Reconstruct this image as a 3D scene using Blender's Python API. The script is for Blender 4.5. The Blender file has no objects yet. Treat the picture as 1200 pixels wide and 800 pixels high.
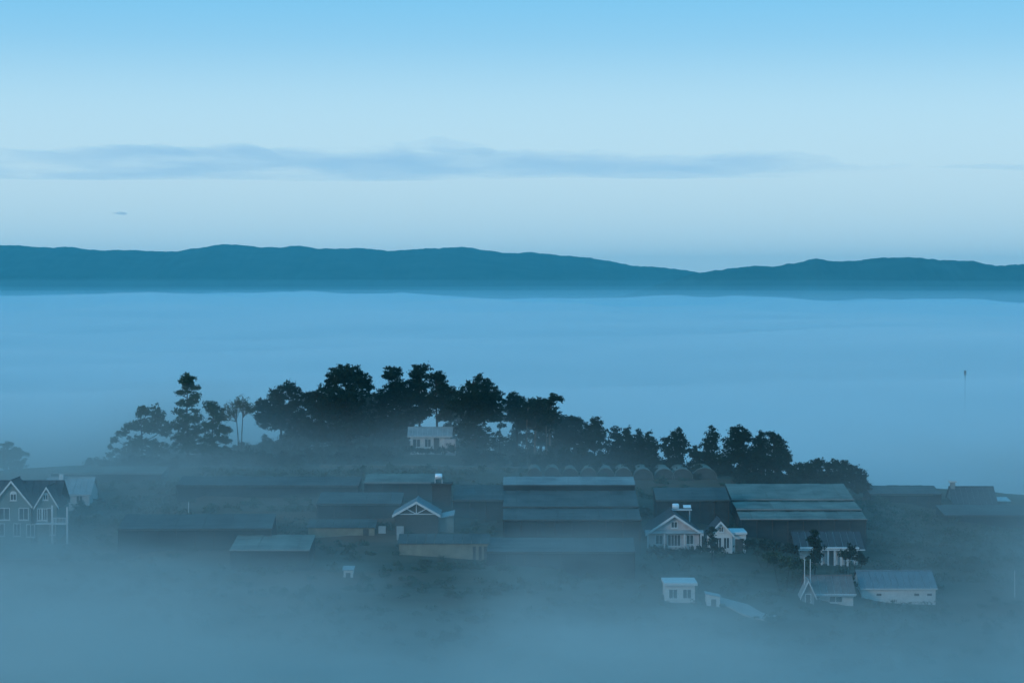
import bpy, bmesh, math, random
import numpy as np
from mathutils import Vector, Matrix, noise

R = math.radians
scene = bpy.context.scene
COL = scene.collection

# ------------------------------------------------------------------ camera
CAM_Z = 60.0
FPX = 2667.0                       # focal length in photo pixels (1200 wide)
PITCH = math.atan(70.0 / FPX)      # horizon at row 330 of 800
cam_d = bpy.data.cameras.new('camera')
cam_d.sensor_width = 36.0
cam_d.lens = 36.0 * FPX / 1200.0
cam_d.clip_start = 0.5
cam_d.clip_end = 60000.0
cam = bpy.data.objects.new('camera', cam_d)
COL.objects.link(cam)
cam.location = (0, 0, CAM_Z)
cam.rotation_euler = (math.pi / 2 - PITCH, 0, 0)
scene.camera = cam

def P(px, py, d):
    """World point on the sight line of photo pixel (px, py) at forward distance d (world y = d)."""
    u = (px - 600.0) / FPX
    v = (400.0 - py) / FPX
    dy = math.cos(PITCH) + v * math.sin(PITCH)
    dz = -math.sin(PITCH) + v * math.cos(PITCH)
    t = d / dy
    return Vector((u * t, d, CAM_Z + dz * t))

# ------------------------------------------------------------------ world
SUN_EL, SUN_AZ = R(14.0), R(228.0)         # low early sun behind the camera's left shoulder
world = bpy.data.worlds.new('World')
scene.world = world
world.use_nodes = True
wn, wl = world.node_tree.nodes, world.node_tree.links
bg = wn['Background']
sky = wn.new('ShaderNodeTexSky')
sky.sky_type = 'NISHITA'
sky.sun_disc = False
sky.sun_elevation = SUN_EL
sky.sun_rotation = SUN_AZ
tc = wn.new('ShaderNodeTexCoord')
sep = wn.new('ShaderNodeSeparateXYZ')
wl.new(tc.outputs['Generated'], sep.inputs[0])
ramp = wn.new('ShaderNodeValToRGB')
els = [(0.0, (0.55, 0.76, 0.87)), (0.022, (0.55, 0.775, 0.89)), (0.050, (0.56, 0.80, 0.94)),
       (0.078, (0.51, 0.80, 0.97)), (0.105, (0.27, 0.63, 0.92)), (0.14, (0.155, 0.57, 0.93)),
       (0.30, (0.085, 0.52, 0.94)), (0.60, (0.065, 0.47, 0.90)), (1.0, (0.06, 0.43, 0.84))]
ramp.color_ramp.interpolation = 'B_SPLINE'
while len(ramp.color_ramp.elements) < len(els):
    ramp.color_ramp.elements.new(0.5)
for e, (p, c) in zip(ramp.color_ramp.elements, els):
    e.position = p
    e.color = (*c, 1)
wl.new(sep.outputs['Z'], ramp.inputs[0])
mixw = wn.new('ShaderNodeMix')
mixw.data_type = 'RGBA'
mixw.inputs[0].default_value = 0.08          # share of the physical sky in the dawn gradient
vsc = wn.new('ShaderNodeVectorMath')
vsc.operation = 'SCALE'
vsc.inputs['Scale'].default_value = 8.0
wl.new(ramp.outputs[0], vsc.inputs[0])
wl.new(vsc.outputs[0], mixw.inputs[6])
wl.new(sky.outputs[0], mixw.inputs[7])
wl.new(mixw.outputs[2], bg.inputs[0])
bg.inputs[1].default_value = 0.125

# ------------------------------------------------------------------ sun
sun_d = bpy.data.lights.new('sun', 'SUN')
sun_d.energy = 0.9
sun_d.angle = R(12.0)
sun_d.color = (1.0, 0.95, 0.89)
sun = bpy.data.objects.new('sun', sun_d)
COL.objects.link(sun)
sdir = Vector((math.sin(SUN_AZ) * math.cos(SUN_EL), math.cos(SUN_AZ) * math.cos(SUN_EL), math.sin(SUN_EL)))
sun.rotation_euler = sdir.to_track_quat('Z', 'Y').to_euler()

# ------------------------------------------------------------------ exposure and render
scene.view_settings.view_transform = 'Standard'
scene.view_settings.look = 'None'
scene.view_settings.exposure = 0.0
scene.view_settings.gamma = 1.0
cy = scene.cycles
cy.use_denoising = True
cy.use_adaptive_sampling = True
cy.adaptive_threshold = 0.02
cy.max_bounces = 6
cy.diffuse_bounces = 2
cy.glossy_bounces = 2
cy.transmission_bounces = 4
cy.volume_bounces = 3
cy.transparent_max_bounces = 48
cy.volume_step_rate = 1.0
cy.volume_max_steps = 256
random.seed(7)
rng = np.random.default_rng(7)

# ------------------------------------------------------------------ helpers
MATS = {}
def mat_nodes(name):
    m = bpy.data.materials.new(name)
    m.use_nodes = True
    return m, m.node_tree.nodes, m.node_tree.links, m.node_tree.nodes['Principled BSDF']

def surf(name, col, rough=0.8, scale=3.0, amt=0.25, col2=None, bump=0.0, metallic=0.0, spec=0.3, stretch=(1, 1, 1)):
    """Base colour broken by two octaves of noise, with optional bump."""
    if name in MATS:
        return MATS[name]
    m, n, l, b = mat_nodes(name)
    co = n.new('ShaderNodeTexCoord')
    mp = n.new('ShaderNodeMapping')
    mp.inputs['Scale'].default_value = stretch
    l.new(co.outputs['Object'], mp.inputs[0])
    nz = n.new('ShaderNodeTexNoise')
    nz.inputs['Scale'].default_value = scale
    nz.inputs['Detail'].default_value = 5.0
    nz.inputs['Roughness'].default_value = 0.6
    l.new(mp.outputs[0], nz.inputs['Vector'])
    rp = n.new('ShaderNodeValToRGB')
    c2 = col2 or tuple(c * (1 + amt) for c in col)
    c1 = col if col2 else tuple(c * (1 - amt) for c in col)
    rp.color_ramp.elements[0].position = 0.32
    rp.color_ramp.elements[1].position = 0.68
    rp.color_ramp.elements[0].color = (*c1, 1)
    rp.color_ramp.elements[1].color = (*c2, 1)
    l.new(nz.outputs[0], rp.inputs[0])
    l.new(rp.outputs[0], b.inputs['Base Color'])
    b.inputs['Roughness'].default_value = rough
    b.inputs['Metallic'].default_value = metallic
    b.inputs['Specular IOR Level'].default_value = spec
    if bump:
        bp = n.new('ShaderNodeBump')
        bp.inputs['Strength'].default_value = bump
        bp.inputs['Distance'].default_value = 0.05
        l.new(nz.outputs[0], bp.inputs['Height'])
        l.new(bp.outputs[0], b.inputs['Normal'])
    MATS[name] = m
    return m

def volume_mat(name, density, colour=(0.95, 0.97, 1.0), aniso=0.0):
    m = bpy.data.materials.new(name)
    m.use_nodes = True
    n, l = m.node_tree.nodes, m.node_tree.links
    n.remove(n['Principled BSDF'])
    pv = n.new('ShaderNodeVolumePrincipled')
    pv.inputs['Color'].default_value = (*colour, 1)
    pv.inputs['Density'].default_value = density
    pv.inputs['Anisotropy'].default_value = aniso
    l.new(pv.outputs[0], n['Material Output'].inputs['Volume'])
    return m, n, l, pv

def mesh_obj(name, verts, faces, mat=None, parent=None, smooth=False):
    me = bpy.data.meshes.new(name)
    me.from_pydata([tuple(v) for v in verts], [], faces)
    me.update()
    if smooth:
        me.polygons.foreach_set('use_smooth', [True] * len(me.polygons))
    o = bpy.data.objects.new(name, me)
    COL.objects.link(o)
    if mat:
        me.materials.append(mat)
    if parent:
        o.parent = parent
    return o

def tag(o, label=None, cat=None, group=None, kind=None):
    if label: o['label'] = label
    if cat: o['category'] = cat
    if group: o['group'] = group
    if kind: o['kind'] = kind
    return o

def thing(name, loc, label, cat, group=None, rz=0.0):
    o = bpy.data.objects.new(name, None)
    o.empty_display_size = 0.5
    COL.objects.link(o)
    o.location = loc
    o.rotation_euler = (0, 0, rz)
    return tag(o, label, cat, group)

def interp(pts, x):
    return float(np.interp(x, [p[0] for p in pts], [p[1] for p in pts]))

def fbm(x, y, z=0.0, octs=4, lac=2.1, gain=0.5):
    v, a, f = 0.0, 1.0, 1.0
    for _ in range(octs):
        v += a * noise.noise((x * f, y * f, z + 7.3 * f))
        a *= gain
        f *= lac
    return v

# ------------------------------------------------------------------ far mountains
def mountain(name, ridge_px, d, x0, x1, depth_front, depth_back, seed, mat, nx=1300, ny=30):
    xs = np.linspace(x0, x1, nx)
    verts, faces = [], []
    for j in range(ny):
        t = -1.0 + 2.0 * j / (ny - 1)
        y = d + (t * depth_front if t < 0 else t * depth_back)
        for i, x in enumerate(xs):
            px = 600 + x / d * FPX
            h = P(600, interp(ridge_px, px), d).z
            h += 2.4 * fbm(x / 45.0, seed, 0, 3) + 2.6 * noise.noise((x / 17.0, seed, y / 60.0)) + 2.0 * fbm(x / 150.0, seed + 3, 0, 3)
            fall = max(0.0, 1 - abs(t) ** 1.25)
            spur = fbm(x / 480.0 + seed, y / 900.0, 0, 4) * 55.0 * (abs(t) * (1 - abs(t)) * 3)
            z = -40 + (h + 40) * fall + spur * fall
            verts.append((x, y, z))
    for j in range(ny - 1):
        for i in range(nx - 1):
            a = j * nx + i
            faces.append((a, a + 1, a + nx + 1, a + nx))
    o = mesh_obj(name, verts, faces, mat, smooth=True)
    return tag(o, kind='structure')

forest_far = surf('far_forest', (0.028, 0.05, 0.04), 0.95, 0.01, 0.4, spec=0.0)
ridge_l = [(-700, 302), (-300, 289), (0, 285), (65, 290), (80, 288.5), (125, 294), (160, 293), (205, 295), (240, 290), (258, 287), (285, 287.5), (305, 289.5), (330, 290),
           (350, 287.5), (375, 292), (400, 291), (425, 291.5), (455, 294), (500, 290.5), (515, 291), (540, 288.5), (555, 289.5), (575, 294), (600, 295.5), (618, 294.5), (650, 298),
           (700, 303), (750, 312), (775, 313), (800, 316), (822, 319), (860, 322), (960, 326), (1900, 338)]
ridge_r = [(-200, 380), (600, 370), (740, 344), (790, 328), (822, 319.5), (845, 316), (875, 312), (915, 311.5), (940, 305), (955, 301), (975, 304), (1000, 304), (1035, 300.5),
           (1070, 300), (1100, 301), (1140, 304), (1165, 309), (1200, 308), (1500, 300), (2000, 305)]
mountain('mountain_range', ridge_l, 7600.0, -3600, 3600, 1500, 1500, 1.7, forest_far)
mountain('mountain_range', ridge_r, 6100.0, -1000, 3300, 600, 1200, 5.2, forest_far)
# ------------------------------------------------------------------ terrain
SLOPE = [(-600, -41), (0, -41), (120, -20), (200, 1), (255, 14), (288, 20), (312, 23.7), (325, 26.5), (345, 29.4), (360, 31), (375, 31.5),
         (400, 29), (440, 18), (500, -5), (600, -33), (700, -41), (13000, -41)]
RIDGE = [(-300, 26.5), (0, 29.0), (150, 30.6), (280, 32.6), (400, 32.2), (500, 32.3), (600, 32.0), (700, 30.6), (800, 29.8), (900, 28.4),
         (1000, 27.0), (1100, 26.0), (1200, 25.1), (1600, 20.0)]
def ground_z(x, y):
    z = interp(SLOPE, y)
    px = 600 + x / 375.0 * FPX
    w = 1.0 if y < 600 else max(0.0, 1 - (y - 600) / 400)
    if y < 150: w = max(0.0, y / 150.0)
    side = 1.0
    z += (interp(RIDGE, px) - 31.5) * w
    if 200 < y < 430:
        st = 1.7
        k = (z + 0.6 * fbm(x / 40.0, y / 60.0, 3.0, 2)) / st
        f = k - math.floor(k)
        sh = min(1.0, max(0.0, (f - 0.62) / 0.38))
        terr = (math.floor(k) + sh * sh * (3 - 2 * sh)) * st
        z = z * 0.35 + terr * 0.65
    z += 0.12 * noise.noise((x / 3.0, y / 3.0, 0)) if 150 < y < 460 else 0
    return z

def axis(parts):
    out = []
    for a, b, n in parts:
        out += list(np.linspace(a, b, n, endpoint=False))
    return out + [parts[-1][1]]
gx = axis([(-9000, -600, 10), (-600, -130, 20), (-130, 130, 150), (130, 600, 20), (600, 9000, 10)])
gy = axis([(-600, 150, 16), (150, 240, 40), (240, 405, 200), (405, 700, 50), (700, 13000, 20)])
gv = [(x, y, ground_z(x, y)) for y in gy for x in gx]
nx = len(gx)
gf = [(j * nx + i, j * nx + i + 1, (j + 1) * nx + i + 1, (j + 1) * nx + i) for j in range(len(gy) - 1) for i in range(nx - 1)]
gm = surf('hill_soil', (0.034, 0.042, 0.026), 0.95, 0.22, 0.3, col2=(0.10, 0.095, 0.07), bump=0.4, spec=0.05, stretch=(0.35, 1.6, 3.0))
n, l = gm.node_tree.nodes, gm.node_tree.links
b = n['Principled BSDF']
old = b.inputs['Base Color'].links[0].from_socket
co = next(q for q in n if q.type == 'TEX_COORD')
mp = n.new('ShaderNodeMapping'); mp.inputs['Scale'].default_value = (0.6, 1.0, 2.0)
l.new(co.outputs['Object'], mp.inputs[0])
nz = n.new('ShaderNodeTexNoise'); nz.inputs['Scale'].default_value = 0.035; nz.inputs['Detail'].default_value = 6
l.new(mp.outputs[0], nz.inputs['Vector'])
mr = n.new('ShaderNodeMapRange'); mr.inputs['From Min'].default_value = 0.48; mr.inputs['From Max'].default_value = 0.60
l.new(nz.outputs[0], mr.inputs[0])
mx = n.new('ShaderNodeMix'); mx.data_type = 'RGBA'; mx.inputs[7].default_value = (0.125, 0.075, 0.05, 1)   # bare red-brown earth
l.new(mr.outputs[0], mx.inputs[0]); l.new(old, mx.inputs[6]); l.new(mx.outputs[2], b.inputs['Base Color'])
ground = tag(mesh_obj('ground', gv, gf, gm, smooth=True), kind='structure')

def hit(px, py, dmin=200.0, dmax=460.0):
    """Where the sight line of a photo pixel meets the hillside."""
    d = dmin
    while d < dmax:
        p = P(px, py, d)
        if p.z <= ground_z(p.x, d):
            return Vector((p.x, d, ground_z(p.x, d)))
        d += 0.5
    return Vector((P(px, py, dmax).x, dmax, ground_z(P(px, py, dmax).x, dmax)))

# ------------------------------------------------------------------ mesh builder for built things
class MB:
    def __init__(self):
        self.v, self.f = [], []
    def box(self, x0, x1, y0, y1, z0, z1):
        n = len(self.v)
        self.v += [(x, y, z) for z in (z0, z1) for y in (y0, y1) for x in (x0, x1)]
        self.f += [tuple(n + i for i in q) for q in ((0, 2, 3, 1), (4, 5, 7, 6), (0, 1, 5, 4), (2, 6, 7, 3), (0, 4, 6, 2), (1, 3, 7, 5))]
        return self
    def slabq(self, a, b, c, d, t):
        """Quad a b c d given thickness t along its normal."""
        a, b, c, d = map(Vector, (a, b, c, d))
        nrm = (b - a).cross(d - a).normalized() * t
        n = len(self.v)
        self.v += [tuple(p) for p in (a, b, c, d)] + [tuple(p - nrm) for p in (a, b, c, d)]
        self.f += [tuple(n + i for i in q) for q in ((0, 1, 2, 3), (7, 6, 5, 4), (0, 4, 5, 1), (1, 5, 6, 2), (2, 6, 7, 3), (3, 7, 4, 0))]
        return self
    def prism(self, prof, y0, y1):
        """Profile of (x, z) points extruded from y0 to y1."""
        n, k = len(self.v), len(prof)
        self.v += [(x, y0, z) for x, z in prof] + [(x, y1, z) for x, z in prof]
        self.f.append(tuple(n + i for i in range(k)))
        self.f.append(tuple(n + k + i for i in reversed(range(k))))
        for i in range(k):
            j = (i + 1) % k
            self.f.append((n + i, n + k + i, n + k + j, n + j))
        return self
    def bar(self, a, b, r, k=6, r2=None):
        a, b = Vector(a), Vector(b)
        ax = (b - a).normalized()
        u = ax.orthogonal().normalized()
        w = ax.cross(u)
        n = len(self.v)
        for p, rr in ((a, r), (b, r if r2 is None else r2)):
            for i in range(k):
                t = 2 * math.pi * i / k
                self.v.append(tuple(p + u * (rr * math.cos(t)) + w * (rr * math.sin(t))))
        self.f.append(tuple(n + i for i in reversed(range(k))))
        self.f.append(tuple(n + k + i for i in range(k)))
        for i in range(k):
            j = (i + 1) % k
            self.f.append((n + i, n + j, n + k + j, n + k + i))
        return self
    def build(self, name, mat, parent=None, label=None, smooth=False):
        o = mesh_obj(name, self.v, self.f, mat, parent, smooth)
        if label: o['label'] = label
        return o

M_white = surf('white_plaster', (0.62, 0.61, 0.59), 0.85, 1.2, 0.12, bump=0.1)
M_pink = surf('pale_plaster', (0.52, 0.46, 0.455), 0.85, 1.0, 0.14, bump=0.1)
M_grey = surf('grey_plaster', (0.24, 0.25, 0.25), 0.9, 0.9, 0.25, bump=0.1)
M_teal = surf('green_grey_siding', (0.16, 0.21, 0.20), 0.85, 1.0, 0.15)
M_tan = surf('tan_wall', (0.24, 0.21, 0.15), 0.9, 0.8, 0.25)
M_trim = surf('white_trim', (0.60, 0.60, 0.59), 0.6, 2.0, 0.08)
M_roofd = surf('dark_roof_tile', (0.045, 0.05, 0.055), 0.8, 2.0, 0.3, bump=0.3)
M_roofb = surf('brown_roof_sheet', (0.20, 0.15, 0.135), 0.7, 0.9, 0.25)
M_roofg = surf('blue_grey_roof_sheet', (0.17, 0.20, 0.215), 0.6, 0.7, 0.15)
M_roofl = surf('pale_roof_sheet', (0.32, 0.35, 0.35), 0.6, 0.8, 0.2)
def film(name, c1, c2, rough=0.6):
    """Weathered plastic sheet: long streaks of dirt plus a tone of its own for each sheet."""
    m, n, l, b = mat_nodes(name)
    co = n.new('ShaderNodeTexCoord')
    mp = n.new('ShaderNodeMapping')
    mp.inputs['Scale'].default_value = (0.06, 1.1, 1.1)
    l.new(co.outputs['Object'], mp.inputs[0])
    nz = n.new('ShaderNodeTexNoise'); nz.inputs['Scale'].default_value = 1.3; nz.inputs['Detail'].default_value = 6; nz.inputs['Roughness'].default_value = 0.7
    l.new(mp.outputs[0], nz.inputs['Vector'])
    n2 = n.new('ShaderNodeTexNoise'); n2.inputs['Scale'].default_value = 0.35; n2.inputs['Detail'].default_value = 4
    l.new(co.outputs['Object'], n2.inputs['Vector'])
    oi = n.new('ShaderNodeObjectInfo')
    a = n.new('ShaderNodeMath'); a.operation = 'ADD'
    l.new(nz.outputs[0], a.inputs[0]); l.new(n2.outputs[0], a.inputs[1])
    r = n.new('ShaderNodeMath'); r.operation = 'MULTIPLY_ADD'; r.inputs[1].default_value = 0.12
    l.new(oi.outputs['Random'], r.inputs[0]); l.new(a.outputs[0], r.inputs[2])
    rp = n.new('ShaderNodeValToRGB')
    rp.color_ramp.elements[0].position = 0.0; rp.color_ramp.elements[0].color = (*c1, 1)
    rp.color_ramp.elements[1].position = 1.0; rp.color_ramp.elements[1].color = (*c2, 1)
    mr = n.new('ShaderNodeMapRange'); mr.inputs['From Min'].default_value = 0.75; mr.inputs['From Max'].default_value = 1.4
    l.new(r.outputs[0], mr.inputs[0]); l.new(mr.outputs[0], rp.inputs[0])
    l.new(rp.outputs[0], b.inputs['Base Color'])
    b.inputs['Roughness'].default_value = rough
    b.inputs['Specular IOR Level'].default_value = 0.2
    bp = n.new('ShaderNodeBump'); bp.inputs['Strength'].default_value = 0.5; bp.inputs['Distance'].default_value = 0.15
    l.new(nz.outputs[0], bp.inputs['Height']); l.new(bp.outputs[0], b.inputs['Normal'])
    return m
M_film = film('greenhouse_film', (0.09, 0.095, 0.08), (0.235, 0.24, 0.20))
M_film2 = film('weathered_film', (0.035, 0.04, 0.037), (0.105, 0.108, 0.098))
M_film3 = film('bright_film', (0.14, 0.155, 0.15), (0.31, 0.325, 0.31))
M_net = surf('dark_shade_net', (0.022, 0.030, 0.031), 0.95, 0.5, 0.3, col2=(0.045, 0.056, 0.057), spec=0.0, stretch=(0.5, 1, 1.5))
M_dark = surf('slot_shade_black', (0.012, 0.014, 0.014), 0.95, 1.0, 0.3, spec=0.0)  # near-black standing in for shade inside the roof slot
M_steel = surf('galvanised_steel', (0.30, 0.32, 0.33), 0.45, 3.0, 0.2, metallic=0.6)
M_wood = surf('dark_timber', (0.05, 0.042, 0.035), 0.85, 3.0, 0.3)
M_glass = surf('window_glass', (0.02, 0.028, 0.032), 0.12, 1.0, 0.2, spec=0.6)
M_door = surf('dark_door', (0.06, 0.055, 0.05), 0.6, 2.0, 0.2)
M_conc = surf('pale_concrete', (0.30, 0.30, 0.29), 0.9, 0.8, 0.2)
M_rust = surf('rusty_sheet', (0.16, 0.09, 0.06), 0.85, 0.8, 0.35)
M_tank = surf('polished_steel_tank', (0.85, 0.86, 0.87), 0.3, 2.0, 0.05, metallic=0.3)
M_ibc = surf('white_plastic', (0.75, 0.76, 0.76), 0.4, 2.0, 0.05)

def window(parent, x, z, w, h, y, mat=None, arch=False, bars=1):
    """Window on a wall facing -y at local y: frame proud of the wall, glass set back, glazing bars."""
    m, t = MB(), 0.11
    m.box(x - w / 2 - t, x - w / 2, y - 0.07, y + 0.05, z - t, z + h + t)
    m.box(x + w / 2, x + w / 2 + t, y - 0.07, y + 0.05, z - t, z + h + t)
    m.box(x - w / 2, x + w / 2, y - 0.07, y + 0.05, z - t, z)
    m.box(x - w / 2, x + w / 2, y - 0.07, y + 0.05, z + h, z + h + t)
    for i in range(bars):
        bx = x - w / 2 + w * (i + 1) / (bars + 1)
        m.box(bx - 0.04, bx + 0.04, y - 0.06, y + 0.04, z, z + h)
    if arch:
        n = 7
        prof = [(x + (w / 2 + t) * math.cos(math.pi * i / n), z + h + t + 0.003 + (w / 2) * math.sin(math.pi * i / n)) for i in range(n + 1)]
        m.prism(prof, y - 0.065, y + 0.04)
    fr = m.build('window', mat or M_trim, parent)
    MB().box(x - w / 2, x + w / 2, y - 0.015, y + 0.03, z, z + h).build('pane', M_glass, fr)
    sl = MB().box(x - w / 2 - 0.18, x + w / 2 + 0.18, y - 0.16, y + 0.02, z - t - 0.08, z - t - 0.004).build('sill', mat or M_trim, fr)
    return fr

def door(parent, x, w, h, y, mat=None, z=0.0):
    m = MB()
    m.box(x - w / 2 - 0.1, x - w / 2, y - 0.06, y + 0.05, z, z + h + 0.1)
    m.box(x + w / 2, x + w / 2 + 0.1, y - 0.06, y + 0.05, z, z + h + 0.1)
    m.box(x - w / 2, x + w / 2, y - 0.06, y + 0.05, z + h, z + h + 0.1)
    fr = m.build('door_frame', M_trim, parent)
    dr = MB().box(x - w / 2, x + w / 2, y - 0.02, y + 0.03, z, z + h).build('door', mat or M_door, parent)
    MB().box(x + w / 2 - 0.2, x + w / 2 - 0.12, y - 0.07, y - 0.021, z + 1.0, z + 1.15).build('handle', M_steel, dr)

def roof_panels(parent, a, b, c, d, n, mat, t=0.06, name='roof_panel', lap=0.03):
    """Slope a-b (eave) to d-c (ridge) laid as n sheets side by side with recessed joints."""
    a, b, c, d = map(Vector, (a, b, c, d))
    for i in range(n):
        u0, u1 = i / n, (i + 1) / n
        g = lap / max(0.1, (b - a).length)
        p0, p1 = a.lerp(b, u0 + g), a.lerp(b, u1 - g)
        q0, q1 = d.lerp(c, u0 + g), d.lerp(c, u1 - g)
        J = 0.05 if name == 'film_panel' else 0.012
        lf = [Vector((0, 0, random.uniform(-J, J))) for _ in range(4)]
        MB().slabq(p0 + lf[0], p1 + lf[1], q1 + lf[2], q0 + lf[3], t).build(name, mat, parent)

def gable_front(parent, x0, x1, y0, y1, h, rh, wall, roof, over=0.45, trim=True, npan=4, barge=0.22):
    """Body with its gable end facing -y (the camera)."""
    cx = (x0 + x1) / 2
    MB().prism([(x0, -3.0), (x1, -3.0), (x1, h), (cx, h + rh), (x0, h)], y0, y1).build('wall', wall, parent)
    sl = rh / ((x1 - x0) / 2)
    e = 0.03
    ex0, ex1, ez = x0 - over, x1 + over, h - sl * over
    yf, yb = y0 - over, y1 + over
    roof_panels(parent, (ex0, yb, ez + e + .06), (ex0, yf, ez + e + .06), (cx, yf, h + rh + e + .06), (cx, yb, h + rh + e + .06), npan, roof)
    roof_panels(parent, (ex1, yf, ez + e + .06), (ex1, yb, ez + e + .06), (cx, yb, h + rh + e + .06), (cx, yf, h + rh + e + .06), npan, roof)
    MB().bar((cx, yf - 0.02, h + rh + 0.13), (cx, yb, h + rh + 0.13), 0.1).build('ridge_cap', roof, parent)
    if trim:
        for s, ex in ((-1, ex0), (1, ex1)):
            MB().slabq((ex, yf - 0.05, ez - barge), (cx, yf - 0.05, h + rh - barge), (cx, yf - 0.05, h + rh + 0.12), (ex, yf - 0.05, ez + 0.12), 0.06 * -s * -1).build('bargeboard', M_trim, parent)

def eaves_front(parent, x0, x1, y0, y1, h, rh, wall, roof, over=0.4, npan=8, gutter=True, wallpart=True):
    """Body with its ridge along x, one slope facing the camera."""
    cyy = (y0 + y1) / 2
    if wallpart:
        m = MB()
        n = 0
        m.v += [(x, y, z) for x in (x0, x1) for (y, z) in ((y0, -3.0), (y1, -3.0), (y1, h), (cyy, h + rh), (y0, h))]
        m.f += [(4, 3, 2, 1, 0), (5, 6, 7, 8, 9), (0, 5, 9, 4), (1, 2, 7, 6), (4, 9, 8, 3), (3, 8, 7, 2), (0, 1, 6, 5)]
        m.build('wall', wall, parent)
    sl = rh / ((y1 - y0) / 2)
    ez = h - sl * over + 0.09
    top = h + rh + 0.09
    roof_panels(parent, (x0 - over, y0 - over, ez), (x1 + over, y0 - over, ez), (x1 + over, cyy, top), (x0 - over, cyy, top), npan, roof)
    roof_panels(parent, (x1 + over, y1 + over, ez), (x0 - over, y1 + over, ez), (x0 - over, cyy, top), (x1 + over, cyy, top), npan, roof)
    MB().bar((x0 - over, cyy, top + 0.02), (x1 + over, cyy, top + 0.02), 0.1).build('ridge_cap', roof, parent)
    if gutter:
        MB().box(x0 - over, x1 + over, y0 - over - 0.14, y0 - over - 0.01, ez - 0.16, ez - 0.02).build('gutter', M_trim, parent)

def at_px(px, py):
    return hit(px, py)
def mpp(d):
    return d / FPX
# ------------------------------------------------------------------ houses
# pale gable house, middle right
p = hit(790, 645); s = mpp(p.y)
t = thing('gable_house', p, 'pale pinkish house with broad white trimmed gable facing front, left of the smaller gabled house', 'house', 'village houses')
gable_front(t, -3.5, 3.5, 0, 9, 2.5, 2.35, M_pink, M_roofd, over=0.55)
window(t, 0.0, 0.55, 1.7, 1.5, 0, bars=3)
window(t, -2.1, 0.8, 0.9, 1.2, 0)
window(t, 2.2, 0.8, 0.9, 1.2, 0)
window(t, 0.0, 3.1, 0.75, 0.75, 0, bars=1)
MB().slabq((-4.05, -0.7, 2.35), (4.05, -0.7, 2.35), (4.05, 0, 2.75), (-4.05, 0, 2.75), 0.08).build('porch_roof', M_roofl, t)
for q in (-3.7, -1.4, 1.4, 3.7):
    MB().box(q - 0.09, q + 0.09, -0.62, -0.44, -3, 2.28).build('porch_post', M_trim, t)

# small gabled house with flat roofed wing
p = hit(845, 648)
t = thing('gable_house', p, 'small house with steep white edged gable and flat roofed garage wing on its right', 'house', 'village houses')
gable_front(t, -1.7, 1.55, 0, 6, 2.6, 1.75, M_white, M_roofd, over=0.3)
window(t, -0.5, 0.7, 1.0, 1.4, 0, bars=2)
window(t, 0.75, 0.7, 0.7, 1.4, 0)
window(t, 0.0, 3.0, 0.5, 0.6, 0)
MB().box(1.56, 3.5, 0.4, 5.5, -3, 2.55).build('wing', M_white, t)
MB().box(1.45, 3.65, 0.1, 5.6, 2.553, 2.85).build('parapet', M_trim, t)
MB().box(2.0, 3.1, 0.36, 0.45, -1.0, 1.9).build('garage_door', M_door, t)

# dark roofed house with columned porch under the big greenhouse
p = hit(977, 662)
t = thing('porch_house', p, 'low dark roofed house with row of white porch columns below the big greenhouse', 'house', 'village houses')
eaves_front(t, -4.6, 3.4, 0.6, 7.5, 2.6, 1.6, M_white, M_roofd, over=0.9, npan=10)
for q in (-2.6, -1.7, -0.8, 0.1, 1.0, 1.9, 2.9):
    MB().box(q - 0.12, q + 0.12, -0.25, -0.02, -3, 2.3).build('porch_column', M_trim, t)
MB().box(-4.7, 3.5, -0.3, 0.59, 2.31, 2.52).build('porch_beam', M_trim, t)
door(t, -0.3, 1.0, 2.0, 0.6)
window(t, -2.1, 0.7, 1.2, 1.2, 0.6); window(t, 2.0, 0.7, 1.3, 1.2, 0.6)

# long white shed with blue grey roof, lower right
p = hit(1053, 707)
t = thing('warehouse', p, 'long white walled shed with plain blue grey roof and three small vents', 'shed', 'village houses')
eaves_front(t, -4.9, 4.9, 0, 8, 2.1, 1.7, M_white, M_roofg, over=0.25, npan=12)
for q in (-2.6, 2.4, 4.1):
    MB().box(q - 0.32, q + 0.32, -0.04, 0.02, 1.05, 1.35).build('vent', M_door, t)
# brown roofed house
p = hit(974, 706)
t = thing('brown_roof_house', p, 'low house with brown sheet roof and white eave, beside the long white shed', 'house', 'village houses')
eaves_front(t, -2.9, 2.9, 0, 7, 1.3, 1.75, M_white, M_roofb, over=0.35, npan=7)
MB().box(-3.1, 3.1, -0.9, -0.46, 0.95, 1.1).build('awning', M_roofl, t)
window(t, 0.6, 0.1, 1.6, 0.7, 0)
# narrow pavilion with white spire-like gable and two tall posts
p = hit(947, 706)
t = thing('gatehouse', p, 'narrow steep gabled gatehouse with two thin tall pale posts, left of the brown roof', 'gatehouse')
gable_front(t, -0.8, 0.8, 0, 2.2, 1.2, 1.7, M_grey, M_roofl, over=0.3, npan=2)
for q in (-0.35, 0.4):
    MB().bar((q, 1.0, 1.0), (q, 1.0, 5.6), 0.06).build('post', M_trim, t)
door(t, 0, 0.6, 1.1, 0)

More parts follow.
